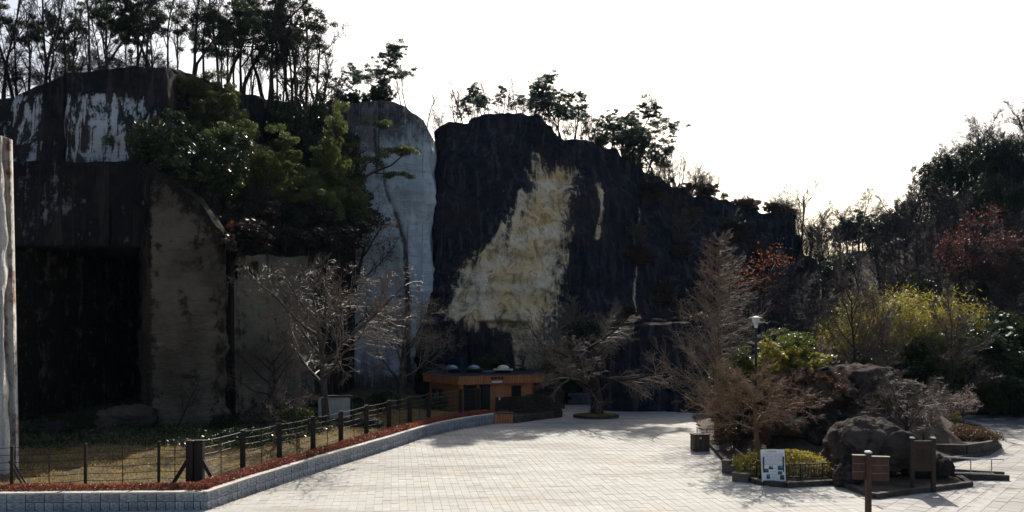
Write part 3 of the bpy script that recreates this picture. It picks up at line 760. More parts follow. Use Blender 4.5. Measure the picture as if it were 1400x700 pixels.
# ------------------------------------------------------------------ orange toilet building
M['plank'] = simple('orange_plank', (.55, .23, .09), (.28, .11, .045), 3, .75, .6, .01, (3, 3, .3), rnd=.3)
M['render'] = simple('orange_render', (.62, .25, .10), (.50, .19, .075), 2, .85, .3, .006)
M['roof'] = simple('blue_black_roof', (.02, .025, .04), (.012, .014, .022), 4, .9, .2, .01, spec=.08)
M['void'] = simple('dark_interior', (.012, .012, .011), (.008, .008, .008), 4, .8, 0)
M['door'] = simple('dark_green_door', (.02, .026, .018), (.012, .016, .012), 5, .5, .2)
M['dome'] = simple('acrylic_dome', (.62, .62, .50), (.48, .48, .40), 6, .25, 0, spec=.6)
M['dome_blue'] = simple('blue_dome', (.16, .21, .28), (.11, .15, .2), 6, .25, 0, spec=.6)
M['white'] = simple('white_paint', (.78, .78, .76), (.66, .66, .65), 6, .6, .1)
M['dark_wood'] = simple('dark_wood', (.05, .032, .022), (.024, .016, .012), 5, .75, .6, .01, (1, 4, 4))
Bc = Vector((PX(628, 59.2), 59.2, 0)); Ac = Vector((PX(588, 61.8), 61.8, 0)); Cc = Vector((PX(727, 61.2), 61.2, 0)); Cb = Vector((PX(727, 61.2) + .3, 65.5, 0)); Ab = Vector((PX(588, 61.8) + .6, 65.8, 0))
tb = thing('toilet_building', 'low orange timber and render toilet block with flat roof and skylight domes', 'building', Bc)
def L(v): return Vector(v) - Bc
m = MB(); m.prism([(L(p).x, L(p).y) for p in (Ac, Bc, Cc, Cb, Ab)], -.1, 2.25); wallo = m.build('wall', M['render'], tb)
def face(A, B):
    d = (B - A); Ln = d.length; d = d.normalized(); n = Vector((d.y, -d.x, 0)); ang = math.atan2(d.y, d.x)
    return lambda s, o, z: (L(A + d * s + n * o) + Vector((0, 0, z))), ang, Ln
fl, al, Ll = face(Ac, Bc); fr, ar, Lr = face(Bc, Cc)
# plank cladding on the left face
nP = 20
pm = MB(); pm.box((0, 0, 0), (Ll / nP - .014, .035, 2.05), bev=.006); pme = pm.mesh('plank', M['plank'])
for k in range(nP):
    o = put('plank', pme, tb); o.location = fl((k + .5) * Ll / nP, .02 + rw.uniform(0, .008), .98); o.rotation_euler = (0, 0, al)
for s in (.62, 1.35):
    m = MB(); m.box((0, 0, 0), (.5, .05, .85)); o = m.build('window', M['dark_wood'], tb); o.location = fl(s, .06, 1.2); o.rotation_euler = (0, 0, al)
    for q in (-.115, .115):
        m = MB(); m.box((0, 0, 0), (.19, .03, .75)); pz = m.build('pane', M['void'], o); pz.location = (q, -.025, 0)
# doors and openings on the right face
def opening(name, s, z, w, h, mat, o=.01, dep=.05, par=None):
    m = MB(); m.box((0, 0, 0), (w, dep, h)); q = m.build(name, mat, par or tb); q.location = fr(s, o, z); q.rotation_euler = (0, 0, ar); return q
opening('door', .75, .95, .7, 2.0, M['void']); opening('door', 1.82, .98, .78, 2.0, M['door'], .012)
for s in (.34, 1.17): opening('door_post', s, .98, .09, 2.1, M['dark_wood'], .04, .09)
d2 = opening('door_leaf', 1.46, .98, .07, 2.0, M['post'], .3, .5)
win = opening('window', 4.15, 1.45, .72, .8, M['dark_wood'], .01); mm = MB(); mm.box((0, 0, 0), (.58, .03, .66)); q = mm.build('pane', M['void'], win); q.location = (0, -.025, 0)
screen = opening('screen', 3.4, .72, 2.1, .85, M['dark_wood'], .7, .06)
for k in range(3): opening('screen_post', 2.42 + k * .98, .5, .1, 1.3, M['post'], .66, .1)
opening('switch_plate', 2.62, 1.05, .13, .2, M['white'], .745, .02)
# roof with plank fascia
def inset(A, B, o): d = (B - A).normalized(); return Vector((d.y, -d.x, 0)) * o
ov = .45
ra = Ac + Vector((-.45, -.1, 0)); rb = Bc + Vector((-.05, -.6, 0)); rc = Cc + Vector((.75, -.25, 0)); rd = Cb + Vector((.75, .3, 0)); re = Ab + Vector((-.6, .3, 0))
m = MB(); m.prism([(L(p).x, L(p).y) for p in (ra, rb, rc, rd, re)], 2.2, 2.6); roof = m.build('roof', M['roof'], tb)
for A, B in ((ra, rb), (rb, rc), (rc, rd), (re, ra)):
    fa, aa, La = face(A, B); n = max(3, int(La / .19)); me = MB(); me.box((0, 0, 0), (La / n - .012, .03, .56), bev=.006); me = me.mesh('fascia_plank', M['plank'])
    for k in range(n):
        o = put('fascia_plank', me, roof); o.location = fa((k + .5) * La / n, .03, 2.33 + rw.uniform(-.012, .012)); o.rotation_euler = (.10, 0, aa)
fa, aa, La = face(rb, rc)
m = MB(); m.box((0, 0, 0), (.75, .03, .14)); sg = m.build('sign_plate', M['white'], tb); sg.location = fa(2.75, .09, 2.18); sg.rotation_euler = (0, 0, aa)
for k in range(4):
    m = MB(); m.box((0, 0, 0), (.15, .03, .19)); o = m.build('sign_letter', M['post'], tb); o.location = fa(2.42 + k * .24, .085, 2.43); o.rotation_euler = (0, 0, aa)
for px, dm in ((618, 'dome_blue'), (648, 'dome_blue'), (688, 'dome')):
    c = L(Vector((PX(px, 63), 63.0, 2.6))); 
    m = MB(); m.box(c + Vector((0, 0, .09)), (1.05, 1.05, .22)); s = m.build('skylight_base', M['roof'], roof)
    m = MB(); m.box(c + Vector((0, 0, .225)), (1.4, 1.4, .05), bev=.01); m.build('skylight_flange', M[dm] if dm == 'dome' else M['roof'], roof)
    m = MB(); m.lathe(c + Vector((0, 0, .25)), [(.46 * math.cos(a), .3 * math.sin(a)) for a in np.linspace(0, 1.5, 7)], 18); m.build('skylight_dome', M[dm], roof, True)
m = MB(); m.box(L(Vector((PX(668, 63.5), 63.5, 2.66))), (.7, .5, .1)); m.build('roof_vent', M['dome_blue'], roof)

# timber-clad end of the ramp wall
p = Vector((-.5, 54.4, 0)); t = thing('timber_wall_end', 'short orange timber clad box ending the curved wall', 'planter box', p)
m = MB(); m.box((0, .3, .28), (1.12, .86, .62)); m.build('core', M['dark_wood'], t)
for k in range(7):
    m = MB(); m.box((-.48 + k * .16, -.15, .29), (.148, .04, .60), bev=.006); m.build('plank', M['plank'], t)
m = MB(); m.box((-.05, .28, .61), (1.3, 1.0, .05), bev=.01); m.build('cap', M['dark_wood'], t)

# clipped hedge in a stone planter beside the building
def box_planter(poly, h, name, label, mat, cat='planter'):
    c = Vector((sum(p[0] for p in poly) / len(poly), sum(p[1] for p in poly) / len(poly), 0)); t = thing(name, label, cat, c); n = len(poly)
    m = MB(); m.prism([(p[0] - c.x, p[1] - c.y) for p in poly], -.05, h - .08); m.build('soil', M['litter'], t)
    for i in range(n):
        a = Vector((*poly[i], 0)) - c; b = Vector((*poly[(i + 1) % n], 0)) - c; K = max(1, round((b - a).length / .8))
        for k in range(K):
            s = a.lerp(b, k / K); e = a.lerp(b, (k + 1) / K); dd = (e - s).normalized() * .006
            m = MB(); m.bar(s + dd + Vector((0, 0, h / 2 - .02)), e - dd + Vector((0, 0, h / 2 - .02)), .2, h + .04); m.build('kerb_stone', mat, t)
    return t
M['dark_stone'] = simple('dark_kerb_stone', (.085, .07, .055), (.04, .033, .028), 4, .9, .7, .02, rnd=.3)
pp = [GP(702, 578.5)[:2], GP(767, 570)[:2], (GP(767, 570)[0] - .1, 59.6), (GP(702, 578.5)[0] - .3, 57.4)]
box_planter(pp, .42, 'hedge_planter', 'dark stone planter holding the rounded hedge by the orange building', M['dark_stone'])
def mound_hedge(name, label, c, sx, sy, h, mat, n=9000, rz=0, seed=1, size=.09, cat='hedge', z0=0, sub=26):
    t = thing(name, label, cat, (c[0], c[1], z0), rz=rz); rs = np.random.RandomState(seed)
    u = rs.uniform(-1, 1, n * 2); v = rs.uniform(-1, 1, n * 2); k = (np.abs(u) ** 3 + np.abs(v) ** 3) < 1; u, v = u[k][:n], v[k][:n]; n2 = len(u)
    top = h * (1 - (np.abs(u) ** 3.2 + np.abs(v) ** 3.2) * .65) * (1 + .14 * fbm(np.stack([u * sx, v * sy, 0 * u], 1), 1.6, 3, seed))
    z = top - np.abs(rs.normal(size=n2)) * .08 * h; ed = rs.random(n2) < .3; z[ed] = rs.random(ed.sum()) * top[ed]
    r = np.maximum(np.abs(u), np.abs(v)); f = np.where(ed, 1 / np.maximum(r, .3), 1.0); f = np.where(ed, np.minimum(f, 1.4), 1)
    C = np.stack([u * f * sx / 2, v * f * sy / 2, z], 1); V, Fq = leaves(rs, C, size, .55, .5); put('leaves', mesh_np('leaves', V, Fq, mat), t)
    # dense inner body of stems
    q = np.array([(math.cos(a), math.sin(a)) for a in np.linspace(0, 2 * math.pi, 17)[:-1]]); m = MB()
    for i in range(70):
        a = rs.uniform(0, 6.28); rr = rs.random() ** .5 * .42; b = Vector((math.cos(a) * rr * sx, math.sin(a) * rr * sy, -.1)); m.tube([b, b + Vector((rs.normal() * .1, rs.normal() * .1, h * .85))], [.016, .007], 3)
    m.build('stem', M['twig_brown'], t); return t
mound_hedge('clipped_hedge', 'dark brown green clipped hedge in the planter beside the orange building', (PX(733, 57.6), 57.8), 3.1, 1.7, 1.15, foliage('dark_hedge_leaf', (.028, .022, .012), (.07, .055, .03), .2), 9000, .1, 5, z0=.3)
# dark panel fence right of the building
t = thing('panel_fence', 'dark slatted panel fence standing right of the orange building', 'fence', (PX(733, 63), 63, 0))
for k in range(16):
    m = MB(); m.box((.06 + k * .125, 0, .62), (.11, .03, 1.28)); m.build('slat', M['dark_wood'], t)
for k in (0, 1, 2):
    m = MB(); m.box((.02 + k * .99, .05, .65), (.09, .09, 1.45)); m.build('post', M['post'], t)
# low bluish stone wall beyond the round tree bed
M['blue_stone'] = simple('blue_stone_block', (.15, .17, .20), (.085, .095, .115), 4, .9, .6, .01, rnd=.3)
t = thing('low_stone_wall', 'low bluish stone block wall behind the spreading bare tree', 'wall', (PX(776, 67), 67, 0))
for r_ in range(3):
    for k in range(7):
        m = MB(); m.box((.3 + k * .5 + (.25 if r_ % 2 else 0), -.004 * r_, .12 + r_ * .27), (.485, .4, .258), bev=.015); m.build('block', M['blue_stone'], t)
# round bed of the spreading bare tree
bc = Vector((PX(815, 57.6), 57.6, 0)); ang = np.linspace(0, 2 * math.pi, 13)[:-1]
bed = [(bc.x + 1.42 * math.cos(a), bc.y + 1.15 * math.sin(a)) for a in ang]
box_planter(bed, .17, 'tree_bed', 'round kerbed moss bed under the spreading bare tree', M['dark_stone'], 'tree bed')
rs = np.random.RandomState(9); n = 6000; a = rs.uniform(0, 6.28, n); r = np.sqrt(rs.random(n)) * 1.28; C = np.stack([bc.x + r * np.cos(a), bc.y + .82 * r * np.sin(a), .1 + .24 * (1 - r / 1.3) + rs.random(n) * .04], 1)
V, Fq = leaves(rs, C, .09, .3, 1.2); o = put('moss_tufts', mesh_np('moss_tufts', V, Fq, M['hedge_yel'])); o['kind'] = 'stuff'; o['label'] = 'yellow moss and grass tufts in the round tree bed'; o['category'] = 'moss'

# ------------------------------------------------------------------ planted island on the right
def z_isl(P):
    d = poly_dist(P, ISL); q = np.column_stack([P, np.zeros(len(P))])
    h1 = 2.5 * np.exp(-(((P[:, 0] - 18.3) / 3.6) ** 2 + ((P[:, 1] - 46.5) / 5.0) ** 2)); h2 = 1.4 * np.exp(-(((P[:, 0] - 13.5) / 2.5) ** 2 + ((P[:, 1] - 45) / 4.0) ** 2)); h3 = .45 * np.exp(-(((P[:, 0] - 22.5) / 2.4) ** 2 + ((P[:, 1] - 45) / 4.0) ** 2))
    return .10 + .16 * np.clip(d / 1.5, 0, 1) + (h1 + h2 + h3) * np.clip(d / 2.5, 0, 1) + .12 * fbm(q, .8, 3, 6) * np.clip(d, 0, 1)
structure(terrain('island_soil', 8.5, 29, 31, 60, .25, z_isl, M['litter'], lambda c: in_poly(c, ISL)))
t = thing('planter_kerb', 'dark stone kerb edging the planted island with the boulders', 'kerb', (*ISL[0], 0)); o0 = Vector((*ISL[0], 0))
for i in range(len(ISL) - 2):
    a = Vector((*ISL[i], 0)) - o0; b = Vector((*ISL[i + 1], 0)) - o0; K = max(1, round((b - a).length / .85))
    for k in range(K):
        s = a.lerp(b, k / K); e = a.lerp(b, (k + 1) / K); dd = (e - s).normalized() * .006
        m = MB(); m.bar(s + dd + Vector((0, 0, .07)), e - dd + Vector((0, 0, .07 + rw.uniform(-.004, .004))), .24, .24); m.build('kerb_stone', M['dark_stone'], t)

def boulder(label, c, size, seed, stain=.35, rz=0.0, amp=.42, mat=None, name='boulder', flat=1.0):
    import bmesh
    bm = bmesh.new(); bmesh.ops.create_icosphere(bm, subdivisions=5, radius=1.0); V = np.array([v.co[:] for v in bm.verts]); F = np.array([[v.index for v in f.verts] for f in bm.faces]); bm.free()
    s = V / np.maximum(np.abs(V) ** 3, 1e-9).sum(1)[:, None] ** (1 / 3) * .93 * .5 + V * .5
    r = 1 + amp * fbm(V, 1.1, 6, seed) - amp * .5 * np.exp(-(fbm(V, 1.5, 3, seed + 11) / .05) ** 2) * .5 + amp * .35 * np.abs(fbm(V, 2.4, 3, seed + 3, (1, 1, 2.2)))
    q_ = r * 9; r = r * .45 + .55 * (np.floor(q_) + np.clip((q_ - np.floor(q_)) * 4 - 1.5, 0, 1)) / 9
    P = s * r[:, None] * np.array(size) / 2; P[:, 2] = np.where(P[:, 2] < 0, P[:, 2] * .55, P[:, 2] * flat) 
    P += (.10 * fbm(P, 2.2, 5, seed + 5) + .07 * fbm(P, 1.0, 3, seed + 6, (.6, .6, 4.0)))[:, None] * unit(V)
    z = P[:, 2].min(); P[:, 2] -= z + .1 * size[2] * .5
    gz = drop(c[0], c[1], 0); ca, sa = math.cos(rz), math.sin(rz); P = np.column_stack([P[:, 0] * ca - P[:, 1] * sa, P[:, 0] * sa + P[:, 1] * ca, P[:, 2]])
    o = put(name, mesh_np(name, P, F, mat or R_BOUL, True, {'stain': np.clip(stain + .25 * fbm(P, .8, 3, seed), 0, 1)})); o.location = (c[0], c[1], gz - .12); o['label'] = label; o['category'] = 'boulder'; return o
def bpx(px, d): return (PX(px, d), d)
boulder('large dark boulder just behind the two-board signpost', bpx(1186, 35.2), (3.3, 2.8, 3.1), 3, .45)
boulder('low dark boulder wedged at the kerb below the large boulder', bpx(1159, 33.9), (1.1, 1.0, 1.1), 4, .55)
boulder('blocky dark boulder behind the framed wooden notice board', bpx(1268, 35.0), (1.9, 1.5, 1.35), 5, .6)
boulder('broad dark ridge boulder crowning the island mound', bpx(1176, 44.5), (4.8, 4.2, 2.6), 6, .5, .2)
boulder('pale grey sloping boulder on the island mound beside the bare trees', bpx(1232, 45.5), (3.0, 3.4, 1.5), 7, .3, -.3)
boulder('flat topped tan boulder under the round twiggy tree', bpx(1083, 41.5), (2.5, 1.8, 1.2), 8, .1, 0, .3, R_PIL)
boulder('dark boulder between the flat topped boulder and the mound', bpx(1132, 40.5), (2.0, 1.6, 1.9), 9, .6)
boulder('small dark rock at the foot of the framed wooden notice board', bpx(1247, 32.6), (.42, .36, .22), 10, .5)
# garden boulders on the left
boulder('small rounded boulder on the lawn behind the wire fence', bpx(497, 47.5), (1.9, 1.2, 1.0), 12, .4)
boulder('mossy boulder at the foot of the rock pillar', bpx(345, 46.5), (2.2, 1.4, .9), 13, .6)
boulder('pale rubble boulder heaped inside the cave mouth', bpx(168, 45.5), (3.0, 2.0, 1.8), 14, .35)
boulder('dark boulder lying at the cave threshold', bpx(70, 44.0), (2.4, 1.6, 1.0), 15, .7)

# low black hoop fence in front of the yellow hedge
M['iron'] = simple('black_iron', (.02, .02, .022), (.012, .012, .013), 8, .4, .1, metal=.5, spec=.5)
M['steel'] = simple('brushed_steel', (.55, .55, .54), (.45, .45, .45), 8, .35, .05, metal=.8)
def railing(path, h, label, nbal, name='low_railing'):
    p0 = Vector(path[0]); t = thing(name, label, 'railing', p0); pts = [Vector(p) - p0 for p in path]
    for z, r in ((h, .022), (h * .82, .014), (.14, .018)):
        m = MB(); m.tube([p + Vector((0, 0, z)) for p in pts], [r] * len(pts), 6); m.build('rail', M['iron'], t)
    P = resample([Vector(p) - p0 for p in path], 1.0)
    for p in P:
        m = MB(); m.tube([p + Vector((0, 0, -.15)), p + Vector((0, 0, h + .03))], [.025, .025], 6); m.build('post', M['iron'], t)
    m = MB(); kn = MB()
    for p in resample([Vector(p) - p0 for p in path], nbal):
        m.tube([p + Vector((0, 0, .1)), p + Vector((0, 0, h))], [.009, .009], 4); kn.lathe(p + Vector((0, 0, h + .02)), [(.0, 0), (.025, .02), (.0, .045)], 6)
    o = m.build('baluster', M['iron'], t); o['kind'] = 'stuff'; o = kn.build('knob', M['steel'], t); o['kind'] = 'stuff'; return t
ins = [(9.75, 38.3), (9.62, 36.2), (9.95, 34.9), (10.7, 34.35), (11.8, 34.5), (12.6, 34.85)]
railing([(x, y, .14) for x, y in ins], .62, 'low black iron railing with pale knobs before the yellow hedge', .13)
railing([(PX(953, 46.6), 46.6, 0), (PX(966, 45.6), 45.6, 0), (PX(979, 44.9), 44.9, .1)], .7, 'short black railing section behind the wooden litter bin', .14)
# wooden litter bin
p = Vector((PX(957, 43), 43.0, 0)); t = thing('litter_bin', 'weathered brown slatted litter bin on the plaza by the tall bare tree', 'bin', p, rz=.25)
M['bin'] = simple('bin_wood', (.12, .085, .055), (.055, .04, .028), 6, .8, .6, .01, (1, 1, .2), rnd=.3)
m = MB(); m.box((0, 0, .40), (.72, .5, .74)); m.build('liner', M['post'], t)
for k in range(7):
    for sy in (-1, 1):
        m = MB(); m.box((-.33 + k * .11, sy * .265, .40), (.098, .03, .76), bev=.006); m.build('slat', M['bin'], t)
for k in range(4):
    for sx in (-1, 1):
        m = MB(); m.box((sx * .385, -.18 + k * .12, .40), (.03, .105, .76), bev=.006); m.build('slat', M['bin'], t)
m = MB(); m.box((0, 0, .81), (.84, .6, .05), bev=.012); m.build('lid', M['bin'], t)
m = MB(); m.box((-.1, -.285, .66), (.11, .008, .09)); m.build('label_plate', M['white'], t)
for dx in (-.28, .28):
    for dy in (-.2, .2):
        m = MB(); m.box((dx, dy, .01), (.08, .08, .08)); m.build('foot', M['post'], t)
# timber sitting blocks at the kerb
M['old_timber'] = simple('grey_timber', (.16, .135, .10), (.07, .06, .045), 5, .85, .7, .015, (1, 4, 4))
for px, py, w, h, lab in ((995, 647, .32, .52, 'upright grey timber block at the island kerb'), (1004, 649, .55, .36, 'middle grey timber sitting block at the island kerb'), (1015, 659.5, .62, .34, 'long grey timber sitting block beside the white information board')):
    p = Vector(GP(px, py)); t = thing('timber_block', lab, 'bench', (p.x, p.y + .2, 0), rz=-.5)
    m = MB(); m.box((0, 0, h / 2 - .03), (w, .34, h - .02), bev=.02); m.build('block', M['old_timber'], t)
    m = MB(); m.box((0, 0, h - .02), (w + .05, .4, .05), bev=.012); m.build('seat', M['old_timber'], t)

# white information board
d = 34.3; p = Vector((PX(1056.5, d), d - .15, 0)); t = thing('information_board', 'white information board with photographs standing on the island kerb', 'sign', p, rz=.08)
R = Matrix.Rotation(math.radians(-7), 3, 'X')
def onb(x, z, o): return R @ Vector((x, -o, z)) + Vector((0, 0, .14))
M['paper'] = simple('white_board', (.80, .82, .82), (.74, .76, .76), 3, .5, 0)
m = MB(); m.box(onb(0, .62, 0), (.95, .03, 1.24), M=R); bd = m.build('board', M['paper'], t)
M['ink'] = simple('grey_ink', (.22, .22, .22), (.30, .30, .30), 60, .6, 0)
M['ink_dark'] = simple('dark_ink', (.05, .06, .05), (.08, .08, .07), 60, .6, 0)
for k in range(6):
    m = MB(); x = -.2 + k * .065
    m.box(onb(x, 1.16, .017), (.012, .004, .05), M=R); m.box(onb(x, 1.17, .0172), (.045, .004, .01), M=R); m.box(onb(x, 1.145, .0174), (.04, .004, .009), M=R); m.build('title_character', M['ink_dark'], bd)
rt = random.Random(2)
for k in range(9):
    m = MB(); x = -.4; z = 1.06 - k * .05
    while x < .4:
        w = rt.uniform(.008, .02); m.box(onb(x, z, .017), (w, .004, rt.uniform(.01, .024)), M=R); x += w + rt.uniform(.006, .014)
    o = m.build('text_line', M['ink'], bd); o['kind'] = 'stuff'
for k in range(4):
    m = MB(); x = -.12
    while x < .15: m.box(onb(x, .5 - k * .11, .017), (.012, .004, .02), M=R); x += .03
    o = m.build('text_line', M['ink'], bd); o['kind'] = 'stuff'
for k, (x, z, w, h, top, low) in enumerate(((-.10, .55, .17, .15, (.55, .6, .62), (.03, .05, .035)), (.28, .53, .22, .18, (.13, .33, .62), (.05, .10, .035)), (-.30, .43, .2, .15, (.20, .26, .24), (.05, .09, .05)), (.25, .33, .18, .13, (.10, .17, .15), (.12, .16, .15)), (-.22, .20, .14, .17, (.12, .32, .60), (.05, .09, .07)), (.33, .16, .17, .18, (.10, .16, .20), (.025, .04, .03)))):
    m = MB(); m.box(onb(x, z + h * .2, .018), (w, .005, h * .6), M=R); m.build('photograph', simple('print_top_%d' % k, top, tuple(c * .5 for c in top), 9, .5, 0), bd)
    m = MB(); m.box(onb(x, z - h * .3, .0183), (w, .005, h * .4), M=R); m.box(onb(x - w * .2, z + h * .05, .0206), (w * .4, .002, h * .4), M=R); m.build('photograph', simple('print_low_%d' % k, low, tuple(c * .4 for c in low), 14, .5, 0), bd)
for dx in (-.4, .4):
    m = MB(); m.bar((dx, .05, 1.1), (dx, .05, -.1), .04); m.build('leg', M['iron'], t)
    m = MB(); m.bar((dx, .06, .9), (dx, .5, .1), .035); m.build('strut', M['iron'], t)
m = MB(); m.bar((-.47, -.0, .12), (.47, -.0, .12), .03); m.build('rail', M['iron'], t)

# street lamp
p = Vector((PX(1033.5, 42.5), 42.5, 0)); p.z = drop(p.x, p.y) - .05; zt = PZ(432, 42.5) - p.z
t = thing('street_lamp', 'black lamp post with flat disc cap and glass cone head among the shrubs', 'lamp', p)
m = MB(); m.lathe((0, 0, 0), [(.13, -.1), (.13, .35), (.08, .45), (.065, .5), (.06, zt - .55)], 12); m.build('pole', M['iron'], t, True)
M['lampglass'] = simple('frosted_glass', (.55, .62, .56), (.42, .48, .44), 4, .25, 0, spec=.6)
m = MB(); m.lathe((0, 0, zt - .55), [(.075, -.03), (.085, .06), (.10, .12)], 12); m.build('collar', M['white'], t, True)
m = MB(); m.lathe((0, 0, zt - .55), [(.09, .11), (.12, .2), (.17, .30), (.21, .42), (.22, .46)], 14); m.build('lamp_glass', M['lampglass'], t, True)
m = MB(); m.lathe((0, 0, zt - .1), [(.30, 0), (.305, .02), (.16, .06), (.04, .09), (.0, .1)], 20); m.build('lamp_cap', M['white'], t, True)

# two-board signpost, boards seen from behind
d = 24.0; p = Vector((PX(1187, d), d, 0)); t = thing('signpost', 'brown wooden signpost with two boards seen from behind, on the plaza', 'sign', p)
M['red_wood'] = simple('red_brown_wood', (.075, .038, .026), (.04, .022, .017), 5, .75, .6, .01, (4, 4, .3))
zt = PZ(619, d)
m = MB(); m.box((0, 0, zt / 2 - .1), (.135, .135, zt + .2)); m.build('post', M['red_wood'], t)
m = MB(); m.box((0, 0, zt + .025), (.155, .155, .05), bev=.015); m.build('post_cap', M['white'], t)
for x0, x1, y0, y1, lab in ((1166, 1184.5, 623, 656, 0), (1190, 1216, 625, 658, 0)):
    xa, xb = PX(x0, d) - p.x, PX(x1, d) - p.x; za, zb = PZ(y1, d), PZ(y0, d); sl = 1 if xa < 0 else -1
    for k in range(3):
        m = MB(); h = (zb - za) / 3; m.box(((xa + xb) / 2, .02, za + h * (k + .5)), (xb - xa, .035, h - .012), bev=.005); o = m.build('board', M['red_wood'], t)
    m = MB(); m.bar((xa - .01, .02, zb + .02 + .0), (xb + .01, .02, zb + .02 - .012), .09, .022); m.build('board_cap', M['coping'], t)
# framed wooden notice board
d = 32.8; p = Vector((PX(1261.5, d), d, drop(PX(1261.5, d), d))); t = thing('notice_board', 'dark framed wooden notice board between two posts among the boulders', 'sign', p)
for px in (1247, 1276):
    x = PX(px, d) - p.x; m = MB(); m.box((x, 0, .9), (.13, .13, 2.0)); m.build('post', M['dark_wood'], t); m = MB(); m.box((x, 0, 1.925), (.15, .15, .05), bev=.01); m.build('post_cap', M['coping'], t)
m = MB(); m.box((0, -.02, 1.25), (.74, .05, 1.02)); m.build('board', M['dark_wood'], t)
for z in (.72, 1.78): m = MB(); m.box((0, -.035, z), (.8, .07, .07)); m.build('frame_rail', M['dark_wood'], t)
for x in (-.33, .33): m = MB(); m.box((x, -.035, 1.25), (.06, .068, 1.0)); m.build('frame_stile', M['dark_wood'], t)
m = MB(); m.box((0, -.05, 1.25), (.42, .012, .55)); m.build('notice_panel', M['post'], t)

# ramp with steel handrail
a = Vector(GP(1290, 655)); b = Vector(GP(1379, 657)); t = thing('access_ramp', 'low dark access ramp with a pale steel handrail', 'ramp', a)
b = b - a; dr = b.normalized(); n = Vector((-dr.y, dr.x, 0))
m = MB(); m.bar((0, 0, .11), b + Vector((0, 0, .09)), .18, .26); m.build('ramp_kerb', M['dark_stone'], t)
m = MB(); m.bar(n * 1.35 + Vector((0, 0, .12)), b + n * 1.2 + dr * .3 + Vector((0, 0, .05)), .16, .2); m.build('ramp_kerb', M['dark_stone'], t)
m = MB(); m.bar(n * .66 + Vector((0, 0, .05)), b + n * .66 + Vector((0, 0, -.02)), 1.1, .06); m.build('ramp_deck', M['coping'], t)
for s in (.1, .42, .74):
    q = b * s; m = MB(); m.tube([q + Vector((0, 0, .15)), q + Vector((0, 0, .86))], [.022, .022], 7); m.build('rail_post', M['steel'], t)
m = MB(); m.tube([b * -.12 + Vector((0, 0, .90)), b * .3 + Vector((0, 0, .87)), b * .93 + Vector((0, 0, .83))], [.028] * 3, 8); m.build('handrail', M['steel'], t)
m = MB(); m.tube([b * -.02 + Vector((0, 0, .28)), b * .78 + Vector((0, 0, .26))], [.022] * 2, 8); m.build('lower_rail', M['steel'], t)
# raised bed with rust hedge at the right end of the island
bedp = [GP(1262, 625)[:2], GP(1320, 626)[:2], GP(1352, 621)[:2], GP(1362, 613)[:2], GP(1352, 603)[:2], GP(1300, 596)[:2], GP(1255, 606)[:2]]
box_planter(bedp, .62, 'raised_bed', 'dark walled raised bed with rust brown hedge at the end of the island', M['dark_stone'], 'planter')
bcx = sum(p[0] for p in bedp) / 7; bcy = sum(p[1] for p in bedp) / 7
mound_hedge('rust_hedge', 'rust brown clipped hedge filling the dark raised bed', (bcx, bcy), 3.0, 3.0, .55, M['brown_leaf'], 12000, -.1, 8, z0=.52)
# pale panel on the lawn
p = Vector((PX(463, 49), 49, drop(PX(463, 49), 49))); t = thing('garden_panel', 'pale blank panel with dark cap standing on the lawn before the cliffs', 'sign', p)
M['panel'] = simple('pale_panel', (.36, .40, .40), (.28, .31, .31), 2, .7, .1)
m = MB(); m.box((0, 0, .78), (1.3, .06, 1.2)); m.build('panel', M['panel'], t)
m = MB(); m.box((0, 0, 1.43), (1.5, .3, .09), bev=.03); m.build('cap', M['dark_wood'], t)
for x in (-.7, .7): m = MB(); m.box((x, 0, .6), (.1, .1, 1.6)); m.build('post', M['dark_wood'], t)
m = MB(); m.box((-.98, .1, .78), (.35, .06, 1.1)); m.build('side_panel', M['panel'], t)
# ------------------------------------------------------------------ plant prototypes
M['twig_warm'] = simple('warm_twig', (.24, .18, .125), (.11, .08, .057), 3, .6, 0, spec=.25)
SPREAD = dict(lv=5, seg=[4, 6, 5, 4, 3], wob=[.06, .13, .14, .15, .15], up=[.02, .04, .02, .0, -.01], ch=[9, 10, 8, 7], st=[.4, .2, .12, .1], ang=[58, 46, 44, 40], len=[1.35, .58, .6, .62], rr=[.42, .40, .36, .34], R=.17, L=4.2, rmin=.0055, tl=1)
WEEP = dict(lv=5, seg=[4, 7, 5, 4, 3], wob=[.05, .12, .14, .15, .15], up=[.0, .03, -.01, -.03, -.05], ch=[11, 10, 8, 7], st=[.32, .2, .12, .1], ang=[74, 45, 42, 40], len=[1.5, .55, .58, .6], rr=[.34, .40, .36, .34], R=.36, L=4.0, rmin=.006, tl=1, flat=[.5, .45, .3, 0])
ROUND = dict(lv=5, seg=[5, 5, 4, 4, 3], wob=[.04, .12, .15, .18, .2], up=[.02, .03, .02, .02, .0], ch=[15, 12, 10, 7], st=[.46, .15, .1, .1], ang=[66, 46, 44, 44], len=[.85, .55, .55, .55], rr=[.3, .38, .4, .42], R=.15, L=4.2, rmin=.0045, tl=1, taper0=.15)
CONE = dict(lv=4, seg=[9, 5, 4, 3], wob=[.012, .06, .1, .14], up=[.0, .06, .05, .03], ch=[105, 13, 6], st=[.09, .10, .12], ang=[66, 42, 38], len=[.40, .40, .5], rr=[.14, .36, .42], R=.22, L=11, rmin=.006, tl=0, taper0=.08, prof=lambda t: (1.18 - t) * (.75 + 1.1 * min(t, .25)))
SLIM = dict(lv=5, seg=[7, 5, 4, 4, 3], wob=[.06, .10, .16, .2, .24], up=[.02, .09, .06, .03, .02], ch=[9, 7, 7, 5], st=[.35, .25, .2, .2], ang=[34, 36, 38, 40], len=[.52, .5, .5, .5], rr=[.45, .45, .45, .5], R=.12, L=9, rmin=.008, tl=1)
